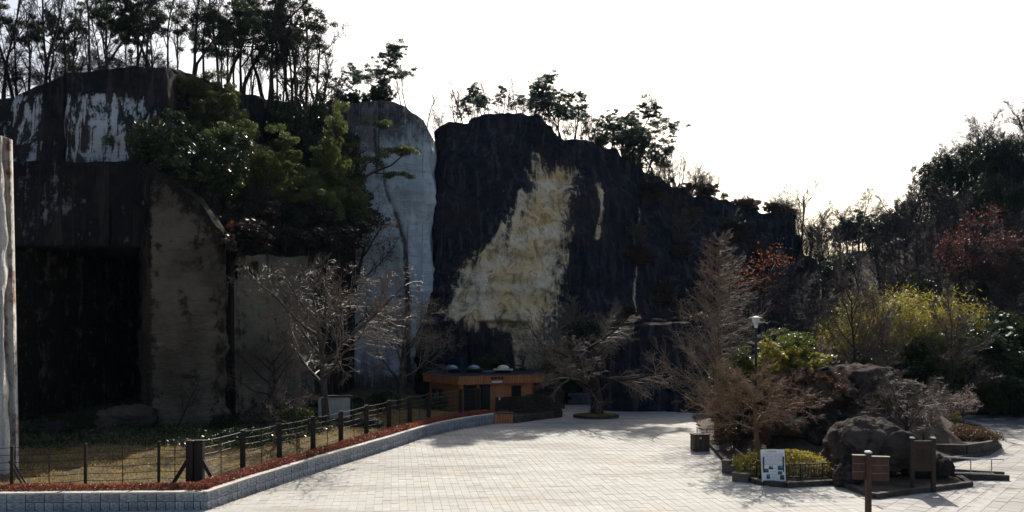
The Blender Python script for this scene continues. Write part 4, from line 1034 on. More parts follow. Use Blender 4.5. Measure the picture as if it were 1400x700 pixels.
TWIGGY = dict(lv=5, seg=[5, 5, 4, 4, 3], wob=[.08, .12, .14, .15, .15], up=[.02, .06, .04, .03, .02], ch=[11, 9, 8, 7], st=[.2, .15, .1, .1], ang=[44, 40, 40, 40], len=[.8, .58, .58, .6], rr=[.42, .4, .4, .42], R=.14, L=7, rmin=.008, tl=1)
SPARSE = dict(lv=4, seg=[6, 5, 4, 3], wob=[.1, .14, .2, .22], up=[.03, .08, .04, .03], ch=[8, 8, 7], st=[.3, .25, .2], ang=[40, 42, 42], len=[.5, .5, .5], rr=[.45, .45, .45], R=.10, L=6, rmin=.008, tl=1, lean=.25)
pr_spread = bare_tree(11, SPREAD, 8.4, M['bark'], M['twig'])
pr_weep = bare_tree(12, WEEP, 6.6, M['bark_dark'], M['twig'])
pr_round = bare_tree(13, ROUND, 5.0, M['bark_red'], M['twig_red'])
pr_cone = bare_tree(14, CONE, 11.4, M['bark_red'], M['twig_warm'])
pr_slim = [bare_tree(20 + k, SLIM, 10, M['bark_dark'], M['bark_dark']) for k in range(3)]
pr_twig = [bare_tree(30 + k, TWIGGY, 8, M['bark_dark'], M['twig_far']) for k in range(3)]
pr_twigb = bare_tree(36, TWIGGY, 5, M['bark_dark'], M['twig_brown'])
pr_sparse = [bare_tree(40 + k, SPARSE, 7, M['bark_dark'], M['bark_dark']) for k in range(3)]
pr_low = bare_tree(47, dict(SPREAD, ang=[55, 48, 45, 42]), 4.2, M['bark_dark'], M['twig_brown'])
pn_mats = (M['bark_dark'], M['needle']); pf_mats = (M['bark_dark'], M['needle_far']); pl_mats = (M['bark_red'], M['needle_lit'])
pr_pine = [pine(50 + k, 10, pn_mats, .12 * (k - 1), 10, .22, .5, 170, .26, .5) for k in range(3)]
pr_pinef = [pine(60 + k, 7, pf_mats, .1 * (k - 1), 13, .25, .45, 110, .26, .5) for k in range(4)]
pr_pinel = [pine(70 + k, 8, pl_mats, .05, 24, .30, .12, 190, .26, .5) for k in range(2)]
def with_leaves(pr, mat, n, size, seed, spread=.25):
    rs = np.random.RandomState(seed); E = pr['ends']; k = rs.randint(0, len(E), n); C = np.array([E[i][0][:] for i in k]) + rs.normal(size=(n, 3)) * spread
    V, F = leaves(rs, C, size, .55); q = dict(pr); q['leaves'] = mesh_np('leaves', V, F, mat); return q
pr_rust = with_leaves(pr_twig[0], M['rust_leaf'], 2600, .12, 3)
pr_orange = with_leaves(pr_sparse[0], M['orange_leaf'], 700, .12, 4)
pr_bud = with_leaves(pr_twigb, M['pinkbud'], 1400, .09, 5, .12)
rb = random.Random(8)
def lumps(n, rx, ry, h, seed):
    r = random.Random(seed); out = []
    for k in range(n):
        a = r.uniform(0, 6.28); q = r.random() ** .6; out.append((math.cos(a) * q * rx * .62, math.sin(a) * q * ry * .62, h * r.uniform(.3, .74), rx * r.uniform(.3, .5), ry * r.uniform(.3, .5), h * r.uniform(.2, .3)))
    return out
def bush_proto(seed, rx, h, n, size, mat, nl=9, bark=None, sub=14):
    return {'stem': stems_mesh(seed, 9, h * .75, rx * .6, .05 * h / 2, bark or M['bark_dark']), 'crown': bush_mesh(seed, n, lumps(nl, rx, rx, h, seed), size, mat, .5, .2, sub), 'h': h}
pr_bush = [bush_proto(80 + k, 1.7, 3.0, 16000, .115, M['leaf']) for k in range(2)]
pr_bushm = [bush_proto(84 + k, 1.8, 3.2, 14000, .11, M['leaf_mid']) for k in range(2)]
pr_bushd = bush_proto(88, 1.4, 1.9, 6000, .14, M['leaf'])
pr_bushy = bush_proto(89, 1.2, 1.6, 6500, .12, M['bamboo'])
pr_thick = bush_proto(91, 1.2, 1.9, 6500, .13, foliage('thicket_leaf', (.018, .014, .010), (.055, .035, .022), .2))
pr_brown = bush_proto(90, 1.3, 1.7, 7000, .12, M['brown_leaf'])
pr_ever = [{'trunk': pr_twig[k]['trunk'], 'crown': bush_mesh(92 + k, 13000, [(x, y, z * 1.05 + 1.3, a, b, c * 1.2) for x, y, z, a, b, c in lumps(12, 2.6, 2.6, 6, 92 + k)], .22, M['leaf'], .5, .2, 14), 'h': 8.0} for k in range(3)]
def bamboo_proto(seed):
    r = random.Random(seed); rs = np.random.RandomState(seed); m = MB(); C = []
    for k in range(26):
        a = r.uniform(0, 6.28); q = r.random() ** .5 * 1.5; b = Vector((math.cos(a) * q, math.sin(a) * q, -.2)); h = r.uniform(4.2, 6.6); ln = Vector((math.cos(a), math.sin(a), 0)) * r.uniform(.2, 1.2)
        pts = [b + Vector((0, 0, h * s)) + ln * s * s * 1.2 for s in (0, .3, .55, .8, 1)]; m.tube(pts, [.035, .03, .025, .018, .008], 5)
        for s in np.linspace(.3, 1, 12):
            c = b + Vector((0, 0, h * s)) + ln * s * s * 1.2; C.append(np.array(c) + rs.normal(size=(34, 3)) * np.array([.38, .38, .26]))
    V, F = leaves(rs, np.concatenate(C), .24, .22, -.3)
    return {'stem': m.mesh('stem', M['bamboo']), 'leaves': mesh_np('leaves', V, F, M['bamboo']), 'h': 6.6}
pr_bamboo = bamboo_proto(7)

def at(px, d): x = PX(px, d); return (x, d, drop(x, d))
def tree_at(pr, px, d, ytop, name, label, cat, group=None, rz=None, wide=1.0, sink=.15):
    x, y, z = at(px, d)
    for _ in range(30):
        if 'ledge' not in label and 'the brow' not in label or z > 8.5: break
        d += .25; x, y, z = at(px, d)          # keep ledge plants on the ledge
    z -= sink; h = PZ(ytop, d) - z
    return plant(pr, name, label, cat, (x, y, z), max(h, .6), rb.uniform(0, 6.28) if rz is None else rz, group, wide)

# ------------------------------------------------------------------ left garden
tree_at(pr_spread, 447, 46.5, 340, 'cherry_tree', 'large spreading bare cherry tree on the lawn before the blue grey cliff', 'tree', rz=.6, wide=.92)
tree_at(pr_spread, 545, 56, 395, 'cherry_tree', 'bare cherry tree left of the orange building, behind the fence', 'tree', rz=2.6, wide=.95)
tree_at(pr_low, 395, 43.5, 515, 'small_bare_tree', 'small dark multi branched bare tree just behind the fence posts', 'tree', rz=1.0, wide=.9)
tree_at(pr_sparse[2], 238, 43.5, 510, 'bare_shrub', 'leafless upright shrub in front of the rock pillar', 'shrub', rz=0, wide=1.3)
tree_at(pr_low, 375, 50, 440, 'small_bare_tree', 'thin bare tree in the corner between rock pillar and recessed wall', 'tree', rz=3.0)
x, y, z = at(404, 46); mound_hedge('lawn_hedge', 'clipped hedge with sunlit top behind the fence on the lawn', (x, y), 1.9, 1.2, 1.15, M['leaf_mid'], 6000, .3, 21, z0=z - .05)
x, y, z = at(330, 41.5); mound_hedge('low_shrub', 'low dark green shrub on the shaded lawn near the pillar', (x, y), 2.6, 1.4, .7, M['leaf'], 5000, .2, 22, z0=z - .05, cat='shrub')
for px, d, h, lab in ((300, 45.2, 1.0, 'dark evergreen shrub at the foot of the rock pillar'), (430, 51, 1.6, 'dark evergreen shrub behind the pale lawn panel'), (520, 54, 1.5, 'dark evergreen shrub by the second cherry tree'), (602, 57.2, 1.3, 'rounded evergreen shrub before the plank wall of the building'), (110, 45.0, 1.2, 'dim evergreen shrub inside the cave mouth')):
    x, y, z = at(px, d); plant(pr_bushd, 'evergreen_shrub', lab, 'shrub', (x, y, z - .1), h, rb.uniform(0, 6), 'evergreen shrubs on the left lawn')
rs = np.random.RandomState(15); n = 70000; X = rs.uniform(-29, -9, n); Y = rs.uniform(37, 62, n); Q2 = np.stack([X, Y], 1); k = in_poly(Q2, gpoly) & (Y - 39.5 + 2.2 * fbm(np.stack([X, Y, 0 * X], 1), .3, 3, 9) > .12 * (X + 16)) & (poly_dist(Q2, [(p.x, p.y) for p in WALL], False) > 3.6); X, Y = X[k], Y[k]  # dark low leaves added over the garden's shaded back to deepen the shade
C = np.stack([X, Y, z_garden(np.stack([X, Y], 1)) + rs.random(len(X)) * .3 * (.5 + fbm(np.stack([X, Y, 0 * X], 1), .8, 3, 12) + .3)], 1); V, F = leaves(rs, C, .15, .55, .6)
o = put('shade_ground_cover', mesh_np('shade_ground_cover', V, F, M['leaf'])); o['kind'] = 'stuff'; o['label'] = 'dark evergreen ground cover added to deepen the shade between lawn and cliff foot'; o['category'] = 'ground cover'
# dry grass on the lawn
rs = np.random.RandomState(5); n = 60000; X = rs.uniform(-26, -4, n); Y = rs.uniform(30.5, 56, n); k = in_poly(np.stack([X, Y], 1), gpoly) & (poly_dist(np.stack([X, Y], 1), [(p.x, p.y) for p in WALL], False) > 1.0); X, Y = X[k], Y[k]
k = fbm(np.stack([X, Y, 0 * X], 1), .35, 3, 2) > -.45; X, Y = X[k], Y[k]
Z = z_garden(np.stack([X, Y], 1)); C = np.stack([X, Y, Z + .05], 1); a = rs.normal(size=(len(C), 3)) * .5; a[:, 2] = 1; a = unit(a); b = unit(np.cross(a, rs.normal(size=(len(C), 3)))); s = rs.uniform(.06, .16, (len(C), 1)); V, F = quads(C, a * s * .5, b * s * .12)
o = put('dry_grass', mesh_np('dry_grass', V, F, M['grass'])); o['kind'] = 'stuff'; o['label'] = 'thin dry winter grass on the lawn behind the fence'; o['category'] = 'grass'

# ------------------------------------------------------------------ overgrown ledge and left cliff top
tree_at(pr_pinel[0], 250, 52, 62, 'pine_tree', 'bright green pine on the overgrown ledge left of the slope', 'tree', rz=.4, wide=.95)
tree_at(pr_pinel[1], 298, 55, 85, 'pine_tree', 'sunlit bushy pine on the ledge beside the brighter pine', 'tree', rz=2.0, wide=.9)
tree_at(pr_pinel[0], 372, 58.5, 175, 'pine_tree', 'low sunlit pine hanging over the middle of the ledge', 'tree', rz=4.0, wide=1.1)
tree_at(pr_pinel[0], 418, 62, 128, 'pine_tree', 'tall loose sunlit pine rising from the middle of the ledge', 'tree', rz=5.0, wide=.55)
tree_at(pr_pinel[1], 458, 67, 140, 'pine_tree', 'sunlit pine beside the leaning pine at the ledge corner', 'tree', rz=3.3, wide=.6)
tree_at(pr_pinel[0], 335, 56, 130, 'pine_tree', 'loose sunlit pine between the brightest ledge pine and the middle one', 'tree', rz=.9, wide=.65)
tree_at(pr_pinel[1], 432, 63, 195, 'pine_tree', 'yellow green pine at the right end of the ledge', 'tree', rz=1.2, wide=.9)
for i, (px, d, yt, pr) in enumerate(((232, 48.7, 158, pr_bush[0]), (262, 49.5, 150, pr_bush[1]), (290, 51, 176, pr_bush[0]), (305, 53, 150, pr_bushm[0]), (345, 56, 200, pr_bushm[1]), (395, 60, 215, pr_bushm[0]), (330, 51.5, 285, pr_bush[1]), (365, 55.5, 270, pr_bush[0]), (400, 58, 285, pr_bushd), (425, 61, 260, pr_bush[1]), (445, 63.5, 225, pr_bushm[1]), (455, 68, 205, pr_bushm[0]), (415, 68, 190, pr_bushm[0]), (440, 71, 172, pr_bush[1]), (380, 64, 185, pr_bushm[1]), (325, 58, 185, pr_bush[1]))):
    tree_at(pr, px, d, yt, 'evergreen_bush', 'dense glossy evergreen bush on the overgrown ledge', 'bush', 'evergreen bushes crowding the overgrown ledge')
for i, (px, d, yt) in enumerate(((285, 48.6, 250), (318, 50.5, 275), (340, 53.5, 240), (375, 57, 235), (410, 60, 245), (440, 62.5, 280), (455, 66, 250), (360, 60, 190), (430, 66, 190), (315, 54, 215))):
    tree_at(pr_twig[i % 3], px, d, yt, 'bare_thicket', 'tangled bare brown thicket on the overgrown ledge', 'shrub', 'bare thickets on the overgrown ledge', wide=1.2)
for i, (px, d, yt) in enumerate(((405, 66, 112), (470, 69, 165))):
    tree_at(pr_ever[i % 3], px, d, yt, 'evergreen_tree', 'dark broad evergreen tree at the right end of the overgrown ledge', 'tree', 'broad evergreens at the right end of the ledge', wide=.85)
for i, (px, d, yt) in enumerate(((318, 50.8, 300), (335, 52.2, 312), (352, 53.6, 300), (370, 54.9, 310), (388, 56.3, 302), (405, 57.4, 312), (422, 58.8, 300), (438, 60.8, 295), (452, 64, 280), (466, 67.5, 262), (300, 48.5, 285), (345, 55, 262), (380, 58, 265), (412, 60.5, 270))):
    tree_at(pr_thick, px, d, yt, 'dark_thicket', 'dark brown thicket hanging over the brow of the recessed wall', 'shrub', 'thickets along the brow of the recessed wall', wide=1.5, sink=.8)
tree_at(pr_orange, 312, 47.6, 300, 'orange_grass_clump', 'orange dry clump at the tip of the pillar slope', 'shrub', rz=0, wide=1.2)
tree_at(pr_orange, 472, 69.5, 265, 'orange_leaved_shrub', 'small orange leaved shrub at the edge of the blue grey cliff', 'shrub', rz=0)
# leaning pine over the grey cliff
def leaning_pine(label, base, pts, pads, h, mats):
    rs = np.random.RandomState(4); T = MB(); b = Vector(base)
    for path, r in pts: T.tube([Vector(p) - b for p in path], [r * (1 - .7 * i / (len(path) - 1)) for i in range(len(path))], 6)
    PP = []
    for c, r in pads:
        for _ in range(6):
            cc = np.array(Vector(c) - b) + rs.normal(size=3) * np.array([r * .5, r * .4, r * .14]); m = 170; PP.append(cc + unit(rs.normal(size=(m, 3))) * rs.random((m, 1)) ** .5 * np.array([r * .5, r * .5, r * .2]))
    C = np.concatenate(PP); m = len(C); a = rs.normal(size=(m, 3)); a[:, 2] = np.abs(a[:, 2]); a = unit(a); bb = unit(np.cross(a, rs.normal(size=(m, 3)))); s = .26 * rs.uniform(.6, 1.2, (m, 1)); V, F = quads(C, a * s * .5, bb * s * .11)
    t = thing('leaning_pine', label, 'tree', base); T.build('trunk', mats[0], t, True); put('crown', mesh_np('crown', V, F, mats[1]), t)
def q(px, py, d): return (PX(px, d), d, PZ(py, d))
bx, by, bz = at(462, 69); B0 = (bx, by, bz - .2)
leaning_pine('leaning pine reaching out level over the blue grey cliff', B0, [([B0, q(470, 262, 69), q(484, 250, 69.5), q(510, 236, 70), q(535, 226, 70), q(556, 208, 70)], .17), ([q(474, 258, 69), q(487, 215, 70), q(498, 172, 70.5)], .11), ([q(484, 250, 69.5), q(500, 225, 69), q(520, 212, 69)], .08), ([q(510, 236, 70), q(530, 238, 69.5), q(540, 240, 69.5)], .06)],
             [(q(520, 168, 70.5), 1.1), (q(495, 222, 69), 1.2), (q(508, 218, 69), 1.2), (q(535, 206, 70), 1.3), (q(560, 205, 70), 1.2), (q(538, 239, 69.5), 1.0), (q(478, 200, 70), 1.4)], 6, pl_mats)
# trees on the left cliff top
G1 = 'slender bare trees along the left cliff top'
for i in range(30):
    px = -40 + i * 16 + rb.uniform(-7, 7); d = 56 + rb.uniform(-1.5, 9) + max(0, (px - 240) * .075)
    tree_at(pr_slim[i % 3], px, d, rb.uniform(-70, 25), 'bare_tree', 'slender bare tree in the row along the left cliff top', 'tree', G1, wide=rb.uniform(.8, 1.1))
for i in range(16):
    px = 300 + i * 9.5 + rb.uniform(-4, 4); d = 66 + rb.uniform(0, 8)
    tree_at(pr_slim[i % 3], px, d, rb.uniform(-40, 70), 'bare_tree', 'slender bare tree rising above the overgrown ledge', 'tree', 'slender bare trees above the overgrown ledge', wide=rb.uniform(.7, 1.0))
G2 = 'tall dark pines along the left cliff top'
for i, (px, d, yt) in enumerate(((20, 57, -60), (72, 59, -40), (135, 58, -50), (178, 60, -30), (205, 57, -70), (258, 62, -50), (300, 66, -40), (330, 70, -60))):
    tree_at(pr_pine[i % 3], px, d, yt, 'pine_tree', 'tall dark pine standing in the row along the left cliff top', 'tree', G2, wide=rb.uniform(.85, 1.1))
tree_at(pr_pine[0], 365, 72, -25, 'pine_tree', 'big dark pine with heavy limbs above the overgrown ledge', 'tree', rz=.5, wide=1.35)
tree_at(pr_pine[1], 402, 74.5, 15, 'pine_tree', 'broad dark pine at the right end of the left cliff top', 'tree', rz=1.5, wide=1.2)
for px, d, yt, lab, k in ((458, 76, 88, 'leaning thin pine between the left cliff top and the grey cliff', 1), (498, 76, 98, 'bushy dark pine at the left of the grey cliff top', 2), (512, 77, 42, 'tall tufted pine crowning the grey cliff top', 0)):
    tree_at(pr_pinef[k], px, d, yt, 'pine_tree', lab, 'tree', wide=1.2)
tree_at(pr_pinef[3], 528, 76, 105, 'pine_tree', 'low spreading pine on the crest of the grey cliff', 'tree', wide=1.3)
for px, d, yt, lab in ((549, 76, 88, 'pair of thin weathered trees on the right of the grey cliff, left one'), (557, 76, 86, 'thin flat topped bare tree at the right of the grey cliff crest')):
    tree_at(pr_sparse[1], px, d, yt, 'bare_tree', lab, 'tree', wide=.8)
for i, (px, d, yt) in enumerate(((470, 75, 125), (485, 75, 118), (515, 75.2, 118), (530, 75.2, 122), (500, 75, 128), (455, 74.8, 130))):
    tree_at(pr_bush[i % 2], px, d, yt, 'evergreen_bush', 'dark evergreen bush on the crest of the grey cliff', 'bush', 'evergreen bushes on the grey cliff crest')
for i in range(14):
    px = 5 + i * 17 + rb.uniform(-5, 5); tree_at(pr_twig[i % 3], px, 54.5 + rb.uniform(0, 3), rb.uniform(55, 85), 'brushwood', 'low bare brushwood at the brink of the left cliff top', 'shrub', 'low brushwood at the brink of the left cliff', wide=1.5)
# ------------------------------------------------------------------ crest of the dark cliff
for px, d, yt, pr, lab in ((583, 80.5, 118, pr_sparse[0], 'crooked bare sapling in the notch between the two cliffs'), (634, 81, 108, pr_sparse[2], 'leaning bare tree on the left shoulder of the dark cliff')):
    tree_at(pr, px, d, yt, 'bare_tree', lab, 'tree', wide=.9)
for i, (px, d, yt, w) in enumerate(((628, 81, 132, 1.0), (660, 81.5, 108, 1.0), (672, 82, 104, 1.2), (685, 81.5, 112, 1.0), (726, 82, 92, 1.3), (738, 81.5, 110, 1.2), (770, 82.5, 108, 1.35), (783, 82, 118, 1.2), (752, 82.5, 125, 1.0), (815, 84, 140, 1.2), (845, 86, 136, 1.6), (862, 87, 150, 1.5), (838, 85, 158, 1.3), (880, 88, 175, 1.2), (905, 90, 165, 1.2))):
    tree_at(pr_pinef[i % 4], px, d, yt, 'pine_tree', 'umbrella shaped pine on the crest of the dark cliff', 'tree', 'pines on the crest of the dark cliff', wide=w)
for i, (px, d, yt) in enumerate(((600, 81.5, 150), (645, 81, 140), (700, 81, 132), (715, 81.2, 136), (760, 81.5, 150), (800, 82, 158), (825, 84, 165), (775, 82, 160), (850, 86, 190), (740, 81.2, 138))):
    tree_at(pr_twig[i % 3], px, d, yt, 'brushwood', 'thin bare brushwood on the crest of the dark cliff', 'shrub', 'brushwood on the crest of the dark cliff', wide=1.0)
for i, (px, d, yt) in enumerate(((868, 86.5, 172), (882, 87.5, 180), (896, 88, 185), (912, 89, 190), (926, 89.5, 205), (944, 90.5, 212), (958, 91, 228), (976, 91.5, 232), (830, 85, 160), (855, 86, 165), (790, 82.5, 150), (805, 83, 148))):
    tree_at(pr_sparse[i % 3], px, d, yt, 'bare_tree', 'leaning bare tree on the descending crest of the dark cliff', 'tree', 'leaning bare trees on the descending crest', rz=rb.uniform(-.5, .5))
for i in range(34):
    px = 605 + i * 11.3 + rb.uniform(-4, 4); d = float(np.interp(px, [600, 750, 840, 925, 1010], [81, 81.3, 83.5, 88.3, 93])) + rb.uniform(0, 2.5); base = float(np.interp(px, [600, 640, 735, 800, 860, 925, 1010], [174, 161, 152, 190, 225, 260, 288]))
    tree_at((pr_sparse + pr_slim)[i % 6], px, d, base - rb.uniform(22, 58), 'bare_tree', 'fine branched bare tree in the fringe along the dark cliff crest', 'tree', 'fringe of bare trees along the dark cliff crest', wide=rb.uniform(.7, 1.1))
for i, (px, d, yt) in enumerate(((872, 85.6, 222), (890, 86.5, 230), (915, 88, 238), (940, 89, 248), (965, 90, 255), (990, 91.5, 262), (1015, 93, 272), (860, 85, 205), (820, 83, 180))):
    tree_at(pr_bushm[i % 2] if i % 3 else pr_brown, px, d, yt, 'crest_bush', 'brown green bush on the descending crest of the dark cliff', 'bush', 'bushes on the descending crest')
for i in range(64):
    px = 850 + (i * 37.7) % 245; t_ = .12 + .8 * ((i * .618) % 1)
    d = 74 + (px - 850) * .075 + t_ * (10 if px < 950 else 8); x, y, z = at(px, d)
    if z < 2: continue
    pr = (pr_thick, pr_twigb, pr_brown, pr_twigb, pr_twigb)[i % 5]; nm = 'slope_bush' if pr in (pr_thick, pr_brown, pr_bushd) else 'slope_thicket'
    plant(pr, nm, 'leafy dark bush clinging to the descending dark cliff' if nm == 'slope_bush' else 'bare twiggy thicket clinging to the descending dark cliff', 'shrub', (x, y, z - .35), rb.uniform(1.3, 2.2) if nm == 'slope_bush' else rb.uniform(2.0, 3.4), rb.uniform(0, 6.28), nm.replace('_', ' ') + ' growth on the descending dark cliff', 1.3)
# plants hanging on and standing under the dark cliff
for i, (px, d, yt, pr) in enumerate(((790, 69.5, 430, pr_bush[0]), (750, 68, 490, pr_bushm[1]), (775, 69, 470, pr_bush[1]), (640, 68, 488, pr_bush[1]), (670, 68.5, 480, pr_bush[0]), (600, 68, 495, pr_bush[0]))):
    tree_at(pr, px, d, yt, 'evergreen_bush', 'dark evergreen bush at the foot of the dark cliff', 'bush', 'evergreen bushes at the foot of the dark cliff')
for px, d, yt, lab in ((782, 69.5, 400, 'pale stemmed slim sapling at the foot of the dark cliff left of the spreading tree'), (842, 66.5, 405, 'slim sapling behind the spreading bare tree'), (745, 68, 420, 'grey bare sapling behind the orange building roof')):
    tree_at(pr_cone, px, d, yt, 'sapling', lab, 'tree', wide=1.0)
tree_at(pr_weep, 817, 57.6, 412, 'cherry_tree', 'wide spreading bare tree in the round moss bed', 'tree', rz=.9, wide=1.05, sink=-.05)
for i, (px, d, yt) in enumerate(((845, 64, 440), (870, 64.2, 432), (900, 64.5, 438), (930, 65, 430), (955, 65.5, 425), (985, 67, 425))):
    tree_at(pr_thick, px, d, yt, 'dark_thicket', 'dark thicket growing on top of the black rock step', 'shrub', 'thickets on top of the black rock step', wide=1.6)
# ------------------------------------------------------------------ island plants
tree_at(pr_cone, 981, 47.0, 312, 'dawn_redwood', 'tall conical bare tree with upswept pale twigs on the island edge', 'tree', rz=.3)
tree_at(pr_round, 1038, 37.0, 486, 'twiggy_tree', 'round crowned dense brown twiggy tree behind the information board', 'tree', rz=1.3, wide=1.0)
x, y, z = at(1070, 36.0); mound_hedge('yellow_hedge', 'clipped yellow green hedge behind the low black railing', (x, y), 3.7, 2.1, .85, M['hedge_yel'], 12000, -.05, 31, z0=z - .05)
tree_at(pr_bushm[0], 1082, 46.5, 436, 'evergreen_bush', 'tall dark green bush behind the street lamp', 'bush', wide=1.0)
tree_at(pr_bushy, 1070, 45, 466, 'yellow_bush', 'yellow green bush below the taller bush by the lamp', 'bush', wide=1.2)
tree_at(pr_bud, 1126, 46, 462, 'budding_shrub', 'pinkish budding bare shrub on the island mound', 'shrub', wide=1.0)
tree_at(pr_bushm[1], 1015, 47.5, 465, 'evergreen_bush', 'loose green bush behind the conical bare tree', 'bush', wide=.9)
for px, d, yt, lab in ((1004, 42, 575, 'dark brown shrub at the foot of the conical bare tree'), (1055, 40.5, 560, 'dark shrub in the shade under the round twiggy tree'), (1112, 42.5, 500, 'brown shrub beside the round twiggy tree'), (1090, 44, 500, 'brown clipped shrub above the flat topped boulder')):
    tree_at(pr_brown, px, d, yt, 'brown_shrub', lab, 'shrub', 'brown shrubs on the island')
for i, (px, d, yt) in enumerate(((1000, 45.5, 560), (1022, 46.5, 540), (1045, 47, 525), (1010, 49, 545), (1060, 48.5, 510), (1035, 50.5, 520), (990, 51, 560), (1075, 43.5, 545), (1020, 43, 575))):
    tree_at((pr_brown, pr_thick, pr_bushd)[i % 3], px, d, yt, 'shade_shrub', 'dark shrub crowding the shaded slope between the conical tree and the mound', 'shrub', 'dark shrubs on the shaded island slope', wide=1.2)
tree_at(pr_low, 1140, 41.5, 500, 'small_bare_tree', 'small bare tree with level branches before the ridge boulder', 'tree', wide=.9)
for px, d, yt, lab, pr in ((1241, 38.5, 500, 'forked bare tree directly behind the framed notice board', pr_low), (1263, 40.5, 515, 'bare tree beside the raised bed', pr_twigb), (1284, 44.5, 520, 'dark stemmed bare tree at the back of the raised bed', pr_twigb)):
    tree_at(pr, px, d, yt, 'small_bare_tree', lab, 'tree', wide=1.1)
tree_at(pr_bud, 1320, 46, 528, 'budding_shrub', 'reddish bare shrub spreading over the path end of the raised bed', 'shrub', wide=1.3)
tree_at(pr_bushy, 1306, 43, 585, 'fern_clump', 'bright green fern clump on top of the rust hedge', 'fern', wide=1.0, sink=-.5)
for i, (px, d, yt) in enumerate(((1030, 52, 470), (1060, 53, 462), (1100, 53, 455), (1140, 54, 470), (1000, 53, 480))):
    tree_at(pr_twig[i % 3], px, d, yt, 'bare_thicket', 'fine twigged bare thicket at the back of the island', 'shrub', 'bare thickets at the back of the island', wide=1.0)
# ------------------------------------------------------------------ right-hand wood
for i, (px, d, yt, w) in enumerate(((1205, 62, 402, 1.0), (1228, 63, 390, 1.1), (1252, 63.5, 392, 1.1), (1278, 64, 402, 1.1), (1300, 66, 410, 1.0), (1190, 64, 430, 1.0), (1335, 66, 420, 1.1), (1370, 66, 425, 1.0), (1160, 66, 430, 1.0))):
    tree_at(pr_bamboo, px, d, yt, 'bamboo_clump', 'yellow green bamboo clump at the foot of the wooded hill', 'bamboo', 'bamboo clumps at the foot of the hill', wide=w)
for i, (px, d, yt) in enumerate(((1230, 60.5, 455), (1260, 60.3, 470), (1290, 60.5, 440), (1320, 60.5, 445), (1350, 60.5, 430), (1385, 60.5, 440), (1410, 61, 420), (1340, 59, 500), (1370, 58.5, 500), (1400, 58, 495), (1200, 60.5, 470), (1180, 60.5, 490), (1310, 59.5, 500), (1275, 59.3, 505), (1150, 61, 480), (1430, 58, 480), (1460, 60, 430))):
    tree_at((pr_bush + pr_bushm + [pr_bushd])[i % 5], px, d, yt, 'evergreen_bush', 'dense evergreen bush at the foot of the wooded hill', 'bush', 'evergreen bushes at the foot of the hill', wide=1.25)
for px, d, yt, lab in ((1166, 58.5, 345, 'tall slender bare tree with pale trunk before the bamboo'), (1218, 57.5, 395, 'thin pale stemmed bare tree in front of the evergreen bushes'), (1290, 57, 385, 'pale forked bare tree in front of the evergreen bushes')):
    tree_at(pr_twigb, px, d, yt, 'bare_tree', lab, 'tree', wide=.75)
G3 = 'purple brown bare trees covering the hill'
k = 0
for d0, pxs, dy in ((68, range(1085, 1440, 27), 120), (76, range(1075, 1450, 27), 112), (86, range(1085, 1460, 30), 95), (97, range(1100, 1470, 32), 60), (108, range(1090, 1330, 30), 45), (81, range(1290, 1480, 24), 0), (90, range(1290, 1490, 22), 0), (72, range(1250, 1450, 24), 0), (99, range(1205, 1275, 13), 0), (92, range(1200, 1270, 17), 0)):
    for px in pxs:
        px += rb.uniform(-9, 9); d = d0 + rb.uniform(-3, 3); x, y, z = at(px, d); h = rb.uniform(5.5, 8.5); k += 1
        if k % 7 == 3 and d0 > 70: pr, nm, lab, ct, g3 = pr_ever[k % 3], 'evergreen_tree', 'dark evergreen tree among the bare trees on the hill', 'tree', 'dark evergreens on the hill'
        else: pr, nm, lab, ct, g3 = pr_twig[k % 3], 'bare_tree', *(('purple brown bare tree on the lower hill just above the bamboo', 'tree', 'bare trees just above the bamboo') if d0 < 78 else ('purple brown bare tree on the middle slope of the wooded hill', 'tree', 'bare trees on the middle slope of the hill') if d0 < 95 else ('purple brown bare tree high on the wooded hill under its crest', 'tree', 'bare trees under the hill crest'))
        plant(pr, nm, lab, ct, (x, y, z - .2), h, rb.uniform(0, 6.28), g3, rb.uniform(.9, 1.2))
tree_at(pr_rust, 1318, 74, 285, 'rust_leaved_tree', 'tree with clinging rust red leaves on the lower hill', 'tree', wide=1.15)
tree_at(pr_rust, 1345, 72, 325, 'rust_leaved_tree', 'smaller tree with rust red leaves beside the larger rust one', 'tree', wide=1.1)
for i, (px, d, yt) in enumerate(((1300, 95, 200), (1328, 92, 190), (1356, 92, 188), (1385, 91, 184), (1410, 91, 178), (1340, 90, 215), (1372, 89, 205), (1312, 93, 225), (1398, 88, 200), (1285, 98, 262))):
    tree_at(pr_ever[i % 3], px, d, yt, 'evergreen_tree', 'dark evergreen tree on the crest of the right hill', 'tree', 'evergreens on the crest of the right hill', wide=1.15)
for i, (px, d, yt) in enumerate(((1268, 99, 265), (1280, 97, 252), (1258, 100, 278), (1290, 96, 240))):
    tree_at(pr_sparse[i % 3], px, d, yt, 'bare_tree', 'leaning bare tree on the notch below the right hill crest', 'tree', 'leaning bare trees below the right hill crest', rz=3.1)
for i, (px, d, yt) in enumerate(((1165, 112, 290), (1180, 113, 286), (1200, 113, 284), (1215, 112, 288), (1232, 111, 300), (1245, 110, 292), (1150, 112, 300))):
    tree_at(pr_pinef[i % 4] if i % 2 else pr_ever[i % 3], px, d, yt, 'distant_tree', 'distant hazy green tree in the gap between cliff and hill', 'tree', 'distant trees in the gap between cliff and hill', wide=1.3)
tree_at(pr_slim[1], 1092, 97, 245, 'bare_tree', 'tall bare tree standing beside the rock stack at the cliff end', 'tree', wide=1.0)
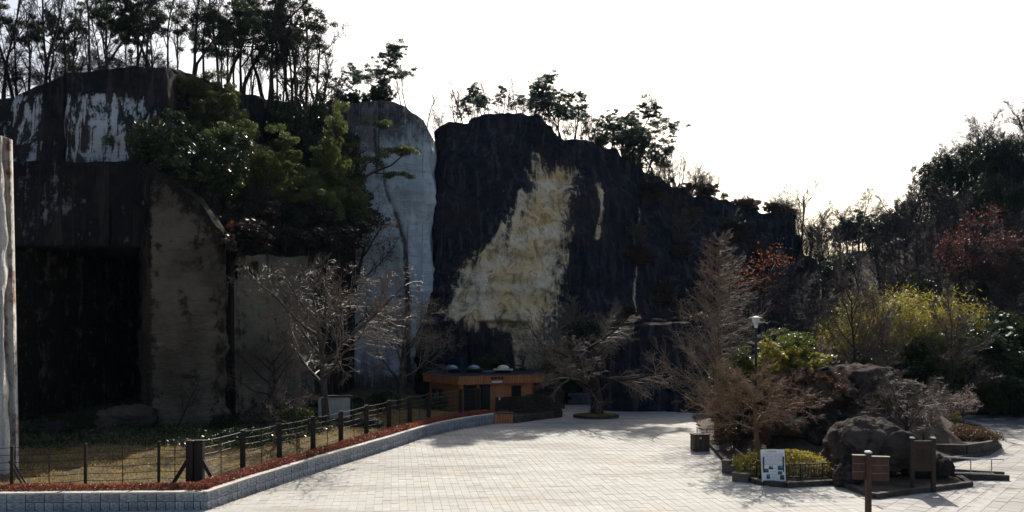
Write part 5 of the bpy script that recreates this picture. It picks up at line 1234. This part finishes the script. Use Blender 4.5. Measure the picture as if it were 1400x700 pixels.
for i, (px, d, yt) in enumerate(((1110, 98, 280), (1125, 99, 285), (1140, 100, 290))):
    tree_at(pr_twig[i % 3], px, d, yt, 'bare_tree', 'dark fine twigged bare tree right of the rock stack', 'tree', 'bare trees right of the rock stack')
for i, (px, d, yt) in enumerate(((998, 79.5, 335), (1012, 80.5, 345))):
    tree_at(pr_orange, px, d, yt, 'orange_leaved_tree', 'thin tree with orange leaves below the descending crest', 'tree', 'orange leaved trees below the crest')
for i, (px, d, yt) in enumerate(((1040, 74, 400), (1065, 76, 380), (1020, 74, 410), (1090, 78, 370), (1000, 72, 425), (1055, 82, 345), (1080, 84, 340), (1030, 78, 370), (990, 75, 395))):
    tree_at(pr_twig[i % 3], px, d, yt, 'bare_tree', 'bare tree in the tangled wood below the descending cliff', 'tree', 'bare trees below the descending cliff', wide=1.1)

# ------------------------------------------------------------------ fallen leaves along the wall foot and tree beds
rs = np.random.RandomState(33); A = np.array([p[:] for p in resample(WALL, .1)]); k = rs.randint(0, len(A), 900); C = A[k] + np.stack([np.abs(rs.normal(size=900)) * .28 + .03, -np.abs(rs.normal(size=900)) * .1, 0 * k], 1)
B2 = np.stack([rs.uniform(-9, 12, 350), rs.uniform(30, 56, 350), np.zeros(350)], 1); B2 = B2[in_poly(B2[:, :2], plaza) & ~in_poly(B2[:, :2], ISL)]
C = np.concatenate([C, B2]); C[:, 2] = .012; V, F = leaves(rs, C, .075, .6); V[:, 2] = .008 + np.abs(V[:, 2] - .012) * .35
o = put('fallen_leaves', mesh_np('fallen_leaves', V, F, M['brown_leaf'])); o['kind'] = 'stuff'; o['label'] = 'brown fallen leaves gathered along the wall foot and over the plaza'; o['category'] = 'leaves'
# ------------------------------------------------------------------ thin winter haze over the whole place
hz = MB(); hz.prism([(-410, -130), (410, -130), (410, 710), (-410, 710)], -2.5, 62.0)
hm = bpy.data.materials.new('haze'); hm.use_nodes = True; hn = hm.node_tree.nodes; hn.remove(hn['Principled BSDF']); pv = hn.new('ShaderNodeVolumePrincipled')
pv.inputs['Color'].default_value = (.38, .66, 1, 1); pv.inputs['Density'].default_value = .000045; pv.inputs['Anisotropy'].default_value = .2
hm.node_tree.links.new(pv.outputs[0], hn['Material Output'].inputs['Volume'])
ho = hz.build('haze', hm); ho['kind'] = 'stuff'
